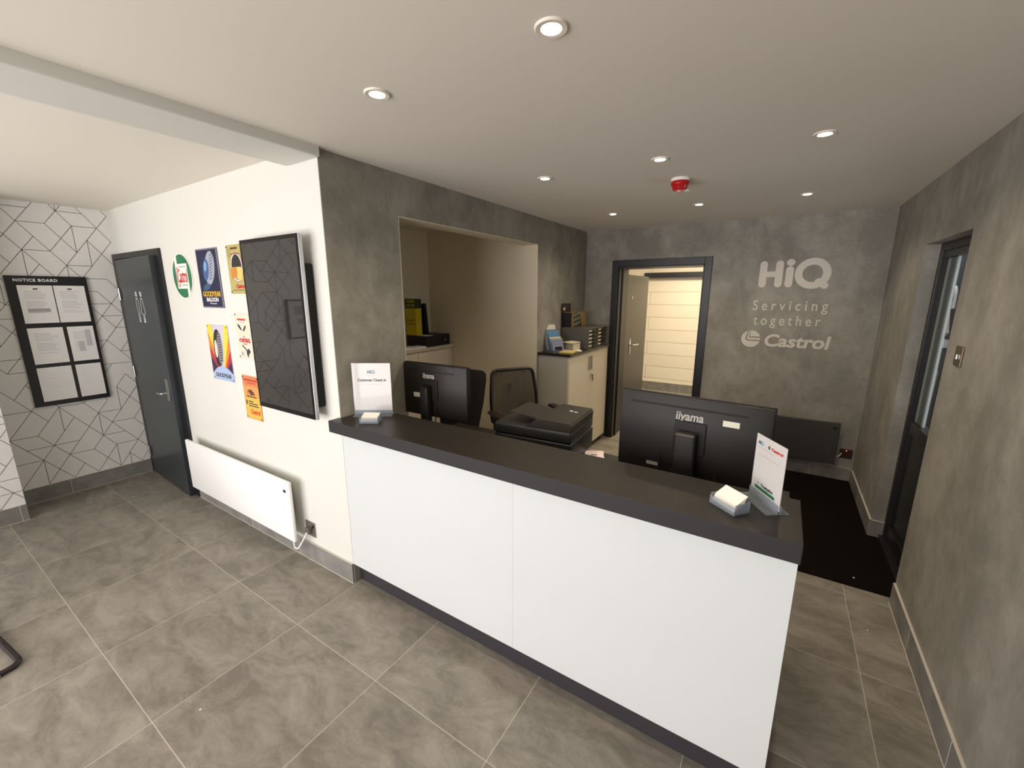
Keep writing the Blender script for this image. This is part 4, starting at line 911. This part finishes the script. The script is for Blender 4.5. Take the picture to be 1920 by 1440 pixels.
# ================================================================== REAR CUPBOARD AND WHAT STANDS ON IT
t = thing('storage_cupboard', 'cream two-door cupboard with dark top beside the rear doorway', 'cabinet', (0.17, 2.7, 0))
cY0, cY1, cX, cZ = 2.19, 3.20, 0.330, 1.092
ivory = mat('ivory_laminate', (214, 204, 182), 0.4)
b = B(); box(b, 0.002, cX-0.020, cY0, cY1, 0.07, cZ, 0.001); obj('carcass', b, mat('carcass_grey_white', (176, 172, 160), 0.45), t)
b = B(); box(b, 0.01, cX-0.03, cY0+0.01, cY1-0.01, 0.0, 0.07); obj('plinth', b, FRAMEM, t)
b = B(); box(b, 0.0015, cX+0.018, cY0-0.018, cY1+0.01, cZ, cZ+0.022, 0.001); obj('top', b, mat('dark_cupboard_top', (34, 26, 22), 0.35), t)
mid = (cY0+cY1)/2
for k, (a, c) in enumerate(((cY0+0.001, mid-0.001), (mid+0.001, cY1-0.001))):
    b = B(); box(b, cX-0.019, cX, a, c, 0.072, cZ-0.003, 0.0008); dd = obj('door', b, ivory, t)
    ya = mid-0.045 if k == 0 else mid+0.015
    b = B(); box(b, cX, cX+0.012, ya, ya+0.028, cZ-0.19, cZ-0.05, 0.002); obj('handle', b, mat('pewter_handle', (150, 146, 134), 0.45, metal=0.2), dd)
    if k == 1:
        b = B(); cyl(b, (cX, mid+0.03, cZ-0.25), (cX+0.008, mid+0.03, cZ-0.25), 0.013, n=16); obj('lock', b, STEEL, dd)
        b = B(); cyl(b, (cX+0.008, mid+0.03, cZ-0.25), (cX+0.022, mid+0.03, cZ-0.25), 0.003, n=8); box(b, cX+0.018, cX+0.021, mid+0.02, mid+0.045, cZ-0.285, cZ-0.245, 0.001); box(b, cX+0.012, cX+0.015, mid+0.045, mid+0.065, cZ-0.32, cZ-0.285, 0.001); obj('key', b, INK, dd)
zt = cZ+0.0222
# drawer unit
t = thing('drawer_unit', 'grey desktop unit of ten small drawers on the cupboard', 'drawer unit', (0.17, 2.95, zt))
dX, dY0, dY1, dZ = 0.320, 2.66, 3.18, 0.200
b = B(); box(b, 0.012, dX-0.004, dY0, dY1, zt, zt+0.004); box(b, 0.012, dX, dY0, dY0+0.006, zt+0.004, zt+dZ); box(b, 0.012, dX, dY1-0.006, dY1, zt+0.004, zt+dZ); box(b, 0.012, dX+0.004, dY0, dY1, zt+dZ, zt+dZ+0.007); box(b, 0.012, 0.016, dY0+0.006, dY1-0.006, zt+0.004, zt+dZ); box(b, 0.016, dX-0.004, (dY0+dY1)/2-0.003, (dY0+dY1)/2+0.003, zt+0.004, zt+dZ)
obj('housing', b, mat('unit_grey', (88, 86, 80), 0.45), t)
for c in range(2):
    for r in range(5):
        y0 = dY0+0.010+c*(dY1-dY0-0.006)/2; y1 = y0+(dY1-dY0)/2-0.018; z0 = zt+0.007+r*0.0385
        b = B(); box(b, 0.03, dX-0.012, y0, y1, z0, z0+0.034, 0.001); d_ = obj('drawer', b, BLACK, t)
        b = B(); box(b, dX-0.012, dX-0.010, y0+0.02, y0+0.095, z0+0.010, z0+0.026); obj('label_card', b, mat('label_cream', (226, 214, 180), 0.5), d_)
        b = B(); box(b, dX-0.012, dX+0.004, y0+0.12, y0+0.20, z0+0.006, z0+0.011, 0.001); obj('handle', b, mat('drawer_pull', (60, 60, 60), 0.3), d_)
# display carton with chains
zs = zt+dZ+0.0072
t = thing('parts_display_carton', 'black and brown display carton printed with chrome parts, on the drawer unit', 'carton', (0.12, 2.86, zs))
b = B(); box(b, 0.020, 0.130, 2.69, 3.02, zs, zs+0.155, 0.001); obj('carton', b, mat('brown_carton', (136, 108, 66), 0.6), t)
b = B(); box(b, 0.010, 0.020, 2.66, 2.86, zs, zs+0.245); obj('back_card', b, mat('black_card', (20, 17, 18), 0.4), t)
fc = Fr((0.02, 2.69-0.0008, zs), (1, 0, 0), (0, 0, 1))
obj('side_print', polys(fc, [rc(-0.008, 0.09, 0.003, 0.152)], 0.0002), mat('black_card', (20, 17, 18), 0.4), t, flat=True)
fc2 = Fr((0.0206+0.11, 2.69, zs), (0, 1, 0), (0, 0, 1))
obj('side_print', polys(fc2, [[(0.0, 0.002), (0.22, 0.002), (0.16, 0.153), (0, 0.153)]], 0.0004), mat('black_card', (20, 17, 18), 0.4), t, flat=True)
b = B(); rr = random.Random(5)
for k in range(3):
    z0 = 0.02+k*0.048
    for j in range(8): polys(fc2, [[(0.005+j*0.022, z0+j*0.003), (0.022+j*0.022, z0+0.003+j*0.003), (0.022+j*0.022, z0+0.018+j*0.003), (0.005+j*0.022, z0+0.015+j*0.003)]], 0.0008, bm=b)
obj('chain_print', b, mat('chrome_print', (134, 140, 128), 0.4), t, flat=True)
fc3 = Fr((0.0206, 2.66, zs), (0, 1, 0), (0, 0, 1))
obj('card_print', polys(fc3, [rc(0.01, 0.06, 0.175, 0.205)], 0.0004), mat('pink_label', (206, 178, 170), 0.5), t, flat=True)
# brochure holder
t = thing('brochure_holder', 'clear tiered holder of blue and cream leaflets at the left end of the cupboard', 'leaflet holder', (0.13, 2.33, zt), math.radians(62))
def tilted(b, x0, x1, y, z0, z1, T=0.004, lean=18): box(b, x0, x1, -T/2, T/2, 0, z1-z0, M=Matrix.Translation((0, y, z0)) @ Matrix.Rotation(math.radians(-lean), 4, 'X'))
b = B()
for k, (y, z1) in enumerate(((0.075, 0.27), (0.030, 0.20), (-0.015, 0.13))): tilted(b, -0.075, 0.075, y, 0.012, z1, 0.003)
box(b, -0.075, 0.075, -0.055, 0.11, 0, 0.006); obj('tiers', b, CLEARP, t, local=True)
HM = MW[t.name]
for k, (y, z1, col, lb) in enumerate(((0.066, 0.262, (206, 198, 180), 'tall cream leaflet at the back of the tiered holder'), (0.045, 0.215, (70, 120, 160), 'blue leaflet behind another blue one in the tiered holder'), (0.020, 0.185, (74, 128, 170), 'front blue leaflet in the middle of the tiered holder'),
        (-0.004, 0.145, (196, 190, 160), 'short pale yellow leaflet in the tiered holder'), (-0.026, 0.110, (120, 124, 150), 'lowest grey-violet leaflet at the front of the tiered holder'))):
    b = B(); tilted(b, -0.066, 0.066, y, 0.012, z1, 0.006); b.transform(HM); tag(obj('leaflet', b, mat('leaflet_%s' % 'abcde'[k], col, 0.45)), lb, 'leaflet', 'leaflets in the tiered holder')
b = B(); tilted(b, -0.04, 0.04, -0.031, 0.02, 0.05, 0.002); obj('logo_plate', b, BLACK, t, local=True)
# white box
t = thing('paper_box', 'small open white paper box in front of the drawer unit', 'box', (0.20, 2.53, zt), math.radians(-20))
b = B(); box(b, -0.06, 0.06, -0.05, 0.05, 0.001, 0.075, 0.001); obj('box_body', b, mat('box_offwhite', (196, 186, 160), 0.6), t, local=True)
b = B(); box(b, -0.065, 0.065, -0.075, 0.052, 0.075, 0.079, M=Matrix.Translation((0, 0.0, 0.002)) @ Matrix.Rotation(0.05, 4, 'X')); obj('flap', b, mat('flap_cream', (226, 214, 182), 0.6), t, local=True)
# booklets
t = thing('booklet', 'yellow edged booklet lying at the front corner of the cupboard top', 'booklet', (0.255, 2.32, zt), math.radians(8))
b = B(); box(b, -0.065, 0.065, -0.09, 0.09, 0, 0.012, 0.001); obj('pages', b, mat('yellow_edge', (182, 170, 60), 0.5), t, local=True)
b = B(); box(b, -0.063, 0.064, -0.088, 0.088, 0.012, 0.0135); obj('cover', b, mat('cover_tan', (206, 186, 136), 0.5), t, local=True)
t = thing('folded_leaflet', 'white folded leaflet lying beside the yellow booklet', 'leaflet', (0.285, 2.485, zt), math.radians(30))
b = B(); box(b, -0.03, 0.03, -0.045, 0.045, 0, 0.004); box(b, -0.028, 0.03, -0.04, 0.045, 0.004, 0.006, M=Matrix.Rotation(0.15, 4, 'Z')); obj('sheet', b, PAPER, t, local=True)

# ================================================================== ALCOVE CABINET
t = thing('alcove_cabinet', 'pale cabinet against the far end of the alcove', 'cabinet', (-1.2, 1.6, 0))
aX, aY0, aY1, aZ = -1.035, 0.95, 2.145, 1.105
b = B(); box(b, -1.355, aX-0.02, aY0, aY1, 0.0, aZ, 0.001); obj('carcass', b, mat('alcove_carcass', (214, 204, 184), 0.5), t)
b = B(); box(b, -1.355, aX+0.008, aY0-0.01, aY1, aZ, aZ+0.028, 0.001); obj('top', b, mat('alcove_top', (206, 194, 168), 0.45), t)
for a, c in ((0.955, 1.62), (1.625, 2.06)):
    b = B(); box(b, aX-0.02, aX, a, c, 0.07, aZ-0.015, 0.001); obj('door', b, mat('alcove_door', (222, 212, 190), 0.45), t)
za = aZ+0.0282
t = thing('cash_case', 'black case with raised lid on the alcove cabinet', 'case', (-1.2, 1.9, za))
b = B(); box(b, -1.352, -1.070, 1.780, 2.138, za, za+0.110, 0.006); obj('case_body', b, mat('case_black', (14, 13, 20), 0.5), t)
b = B(); slab(Fr((0, 1.925, 0), (1, 0, 0), (0, 0, 1)), [(-1.350, za+0.110), (-1.165, za+0.110), (-1.195, za+0.435), (-1.350, za+0.410)], 0, 0.03, b); obj('case_lid', b, mat('case_lid_black', (10, 10, 12), 0.6), t)
b = B(); box(b, -1.33, -1.085, 1.945, 2.125, za+0.110, za+0.113); obj('tray_liner', b, mat('navy_liner', (34, 30, 58), 0.5), t)
b = B(); cyl(b, (-1.070, 2.06, za+0.055), (-1.064, 2.06, za+0.055), 0.010, n=14); obj('lock', b, STEEL, t)
b = B(); box(b, -1.20, -1.075, 1.785, 1.885, za+0.1102, za+0.113); tag(obj('paper_sheet', b, PAPER), 'white sheet lying on the black case beside the yellow box', 'paper')
zb = za+0.1102
t = thing('filter_box', 'tall yellow and green Mann Filter box standing on the black case', 'box', (-1.28, 1.83, zb))
b = B(); box(b, -1.350, -1.212, 1.786, 1.870, zb, zb+0.275, 0.001); obj('carton', b, mat('filter_yellow', (204, 184, 20), 0.45), t)
b = B(); box(b, -1.3505, -1.211, 1.785, 1.871, zb+0.275, zb+0.370, 0.0008); obj('header', b, mat('filter_green', (30, 46, 16), 0.45), t)
ff = Fr((-1.352, 1.7848, zb), (1, 0, 0), (0, 0, 1)); YL = mat('filter_text_yellow', (200, 196, 60), 0.5)
text('lettering', 'MANN', 0.046, ff, 0.075, 0.344, 0.0, YL, t, bold=0.0010, width=0.110)
text('lettering', 'FILTER', 0.040, ff, 0.075, 0.302, 0.0, YL, t, bold=0.0010, width=0.110)
bars(Fr((-1.352, 1.7856, zb), (1, 0, 0), (0, 0, 1)), [rc(0.02, 0.135, 0.150, 0.156), rc(0.02, 0.135, 0.112, 0.118), rc(0.075, 0.079, 0.118, 0.150)], 0.0003, mat('filter_green', (30, 46, 16), 0.45), t)
t = thing('paper_pile', 'flat pile of white papers at the front of the alcove cabinet', 'papers', (-1.1, 1.4, za))
b = B(); box(b, -1.16, -1.032, 1.42, 1.735, za+0.0002, za+0.018, 0.001); box(b, -1.15, -1.036, 1.28, 1.52, za+0.018, za+0.030, 0.001); obj('sheets', b, PAPER, t)

# black rail across the corridor wall
b = B(); box(b, -0.10, 1.9, 6.02, 6.10, 1.925, 1.945, 0.002); box(b, -0.10, 1.9, 6.03, 6.119, 1.945, 2.010, 0.002)
tag(obj('wall_rail', b, FRAMEM), 'black horizontal rail high on the cream corridor wall', 'rail')

# ================================================================== MAT AND SMALL FLOOR THINGS
MATM = mat('dark_brown_mat_pile', (20, 14, 10), 0.95, spec=0.1, noise=(260, (13, 9, 7), 0.2), bump=(400, 0.8))
b = B(); box(b, 1.55, W-0.012, 1.53, D-0.014, 0.0005, 0.009, 0.002); box(b, W-0.012, W+0.045, RY0+0.045, RY1-0.014, 0.0005, 0.009, 0.001)
tag(obj('floor_mat', b, MATM), 'large dark brown entrance mat in front of the side door', 'mat')
def crumb(x, y, s, lab, z=0.0):
    b = B(); rr = random.Random(int(x*1000)); n = 6
    top = b.verts.new((x, y, z+s*0.5)); ringv = [b.verts.new((x+s*math.cos(2*PI*k/n)*rr.uniform(.6, 1.1), y+s*math.sin(2*PI*k/n)*rr.uniform(.6, 1.1), z+0.0003)) for k in range(n)]
    for k in range(n): b.faces.new((ringv[k], ringv[(k+1) % n], top))
    b.faces.new(ringv)
    tag(obj('paper_scrap', b, PAPER), lab, 'litter')
crumb(2.489, 1.163, 0.005, 'tiny white scrap on the tiles at the right of the counter')
crumb(0.12, -0.84, 0.005, 'tiny white scrap on the tile in the left foreground')
crumb(2.48, 1.62, 0.007, 'tiny white scrap near the front edge of the dark mat', 0.0092)

# ================================================================== THINGS SEEN ONLY AS REFLECTIONS
t = thing('picture_frame', 'black framed picture on the near wallpapered wall, mirrored in the screen', 'picture', (XN, -1.75, 1.2))
fp = Fr((XN, 0, 0), (0, 1, 0), (0, 0, 1))
b = B(); slab(fp, rc(-2.05, -1.44, 1.17, 1.60), 0.001, 0.022, b); obj('frame', b, FRAMEM, t)
obj('mount', polys(fp, [rc(-2.035, -1.455, 1.185, 1.585)], 0.0224), mat('mount_white', (206, 204, 200), 0.5), t, flat=True)
bars(fp, [rc(-1.98, -1.52, 1.43, 1.53), rc(-1.98, -1.55, 1.33, 1.39), rc(-1.95, -1.60, 1.24, 1.28)], 0.0228, GREYINK, t)
t = thing('potted_palm', 'potted palm by the near wallpapered wall, mirrored in the dark screen', 'potted plant', (-2.28, -1.72, 0))
b = B(); lathe(b, [(0.12, 0.0), (0.16, 0.30), (0.165, 0.32), (0.15, 0.32), (0.14, 0.29), (0.02, 0.285)], (-2.28, -1.72, 0.001), 28); obj('pot', b, mat('dark_pot', (58, 56, 54), 0.5), t, smooth=True)
leafm = mat('palm_green', (46, 78, 38), 0.5); b = B(); rr = random.Random(2)
for k in range(12):
    a = 2*PI*k/12+rr.uniform(-.2, .2); el = rr.uniform(1.12, 1.42); ln = rr.uniform(0.62, 0.92)
    pts = [Vector((-2.28, -1.72, 0.3))+Vector((math.cos(a)*math.cos(el)*ln*s, math.sin(a)*math.cos(el)*ln*s, math.sin(el)*ln*s-0.14*s*s)) for s in [i/8 for i in range(9)]]
    tube(b, pts, [0.006*(1-0.09*i) for i in range(9)], 5)
    for i in range(2, 9):
        for s in (-1, 1):
            d = (pts[i]-pts[i-1]).normalized(); sd = d.cross(Vector((0, 0, 1))).normalized()*s
            q1 = pts[i]+sd*0.10+d*0.12-Vector((0, 0, 0.05)); n_ = d*0.010
            vs = [b.verts.new(v) for v in (pts[i]-n_, pts[i]+n_, (pts[i]+q1)/2+n_*1.4, q1, (pts[i]+q1)/2-n_*1.4)]
            b.faces.new(vs)
obj('fronds', b, leafm, t, flat=True)

# ================================================================== OUTSIDE THE SIDE DOOR
b = B(); box(b, W+0.145, 6.0, 1.0, 9.0, -0.1, -0.02); struct('ground_outside', b, mat('tarmac', (110, 112, 114), 0.9))
b = B(); box(b, 3.2, 3.35, 3.0, 8.0, -0.02, 2.6); struct('wall_outside', b, mat('grey_render', (50, 58, 64), 0.9, spec=0.1))
t = thing('timber_board', 'lower pale slanting board outside the glazed side door', 'board', (3.16, 3.90, -0.02))
b = B(); box(b, -0.018, 0.012, -0.05, 0.05, 0, 1.0, M=Matrix.Translation((3.16, 3.98, 0.0)) @ Matrix.Rotation(0.12, 4, 'X')); obj('plank', b, mat('pale_timber', (206, 192, 172), 0.6), t)
t = thing('timber_board', 'upper pale board leaning the other way outside the side door', 'board', (3.16, 3.90, 1.3))
b = B(); box(b, -0.018, 0.012, -0.05, 0.05, 0, 0.30, M=Matrix.Translation((3.16, 3.80, 1.31)) @ Matrix.Rotation(-0.45, 4, 'X')); obj('plank', b, mat('pale_timber', (206, 192, 172), 0.6), t)
b = B()
for k in range(3): box(b, 3.165, 3.199, 3.80+k*0.06, 3.835+k*0.06, 1.20, 1.27, 0.002)
box(b, 3.185, 3.199, 3.79, 3.97, 1.225, 1.245)
tag(obj('wall_bracket', b, WPLA), 'small white toothed bracket on the grey wall outside the side door', 'bracket')
b = B(); tube(b, rounded([(3.18, 3.81, 1.54), (3.18, 3.82, 1.70), (3.18, 3.90, 1.74), (3.18, 3.93, 1.60), (3.18, 3.87, 1.54)], 0.05, 6), 0.011, 8)
tag(obj('white_curl', b, WPLA, smooth=True), 'white curl added for unclear white writing outside the glazed side door', 'lettering stand-in')  # made-up curl in place of white marks that look like writing
